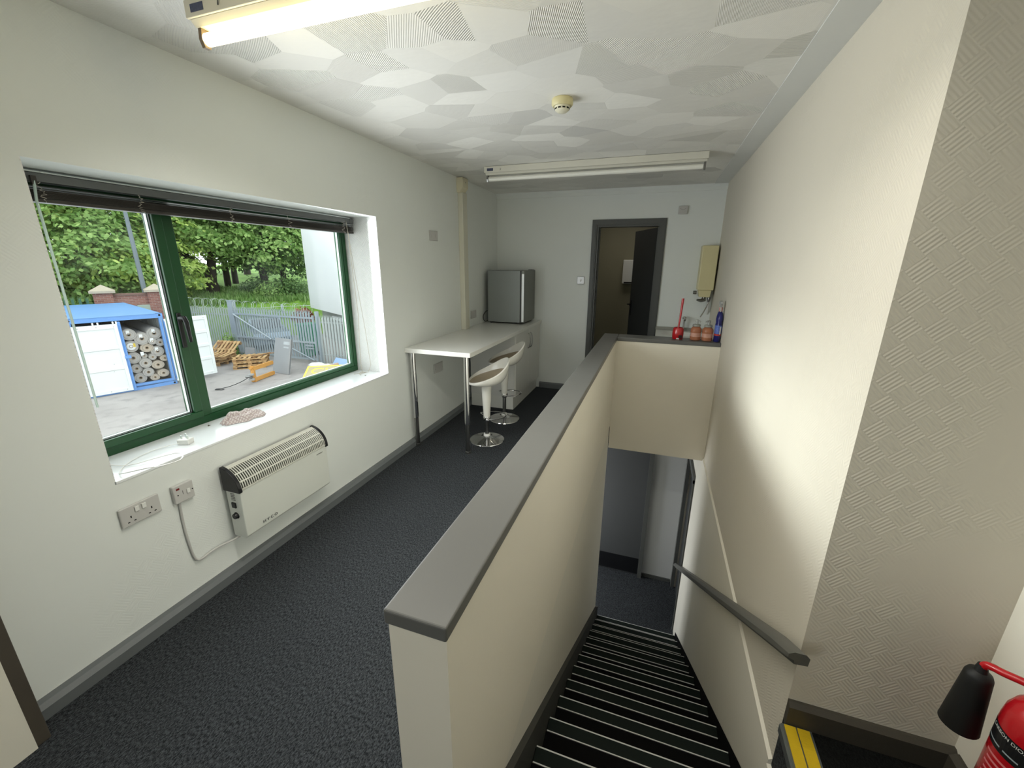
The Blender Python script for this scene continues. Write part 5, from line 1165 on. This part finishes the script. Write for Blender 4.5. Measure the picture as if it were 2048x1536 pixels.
MB(KM).tube([(0.12, 0.04, 0.58), (-0.15, -0.08, 0.33)], 0.018, 8).build('lift_arm', M_OR, pk); MB(KM).tube([(0.12, 0.0, 0.5), (-0.15, -0.12, 0.3)], 0.014, 8).build('lift_arm', M_OR, pk)
for z in (0.18, 0.36): MB(KM).lathe([(0, -0.03), (0.03, -0.03), (0.10, -0.025), (0.10, 0.025), (0.03, 0.03), (0, 0.03)], (-0.18, -0.08, z), 20, 'z').build('steer_wheel', M_WH, pk, smooth=True)
MB(KM).lathe([(0, -0.12), (0.05, -0.12), (0.05, 0.12), (0, 0.12)], (-0.16, 0.02, 0.27), 14, 'y').build('pump', M_STEEL, pk, smooth=True)
MB(KM).tube(smooth_path([(-0.18, 0.0, 0.27), (-0.45, 0.12, 0.16), (-0.75, 0.32, 0.07), (-1.0, 0.5, 0.045)], 4), 0.013, 8).build('handle', M_BLACK, pk, smooth=True)
MB(KM).tube([(-1.0, 0.36, 0.035), (-1.08, 0.40, 0.035), (-1.10, 0.62, 0.035), (-1.02, 0.64, 0.035), (-1.0, 0.5, 0.045)], 0.016, 8).build('handle_loop', M_BLACK, pk)

# ---------------- sign board and rubbish under the window
sgn, Ms = slab('sign_board', 'yellow lettered sign board leaning in the yard under the window', 'sign', (-8.50, 9.95, ZG+0.04), 1.5, 2.3, radians(32), radians(-78), mat('pale_yellow_board', (172, 160, 122), 0.6, noise=0.06), 0.03)
M_YT = mat('bright_yellow_letter', (240, 216, 70), 0.5, noise=0)
MB(Ms).box(-0.75, -0.69, -0.0165, -0.0155, 0, 2.3).build('border', M_YT, sgn); MB(Ms).box(-0.69, 0.75, -0.0165, -0.0155, 2.22, 2.3).build('border', M_YT, sgn)
Mt = Ms @ frame_M((0.02, -0.017, 1.82), (1, 0, 0), (0, 0, 1)); text_mesh('lettering', 'CKS', 0.66, Mt, M_YT, sgn, extrude=0.002)
Mt = Ms @ frame_M((-0.38, -0.017, 1.12), (1, 0, 0), (0, 0, 1)); text_mesh('lettering', 'C', 0.72, Mt, M_YT, sgn, extrude=0.002)
def bag(x, y, z, rx, ry, rz_, m, lab, seed, name='rubbish_bag', cat='bag'):
    r = random.Random(seed); b = MB(); n1, n2 = 20, 12
    P = []
    for i in range(n2+1):
        t = pi*i/n2; row = []
        for q in range(n1+1):
            a = 2*pi*(q % n1)/n1; k_ = 1+0.10*sin(3*a+seed)+0.07*sin(5*a+2*t*seed)+0.05*cos(4*t+a)
            row.append((x+rx*sin(t)*cos(a)*k_, y+ry*sin(t)*sin(a)*k_, z+rz_*(1+cos(t)*k_*(0.9))))
        P.append(row)
    b.grid(P)
    return single(b.build(name, m, smooth=True, org=(x, y, z)), lab, cat)
bag(-11.28, 12.85, ZG+0.02, 0.34, 0.28, 0.14, mat('white_sack', (232, 230, 226), 0.5, noise=0.04), 'bulging white sack at the top of the rubbish by the fence', 3)
bag(-10.62, 12.65, ZG+0.02, 0.42, 0.34, 0.16, mat('cream_sack', (222, 216, 202), 0.6, noise=0.05), 'cream sack to the right of the white sack', 5)
slab('white_sheet', 'white board lying over the sacks by the fence', 'board', (-9.75, 12.35, ZG+0.12), 1.0, 0.9, radians(-20), radians(-76), mat('white_board', (230, 230, 226), 0.5, noise=0.04), 0.02)
slab('blue_sheet', 'pale blue board at the back of the rubbish against the fence', 'board', (-10.45, 13.25, ZG+0.05), 1.1, 0.42, radians(-12), radians(-40), mat('pale_blue_sheet', (150, 178, 220), 0.5, noise=0.04), 0.02)
single(MB().tube([(-10.35, 12.28, ZG+0.28), (-10.05, 12.75, ZG+0.36)], 0.06, 12).build('cardboard_tube', mat('brown_tube', (176, 150, 128), 0.7, noise=0.05), smooth=True, org=(-10.2, 12.5, ZG+0.28)), 'short brown tube lying on the cream sack', 'tube')
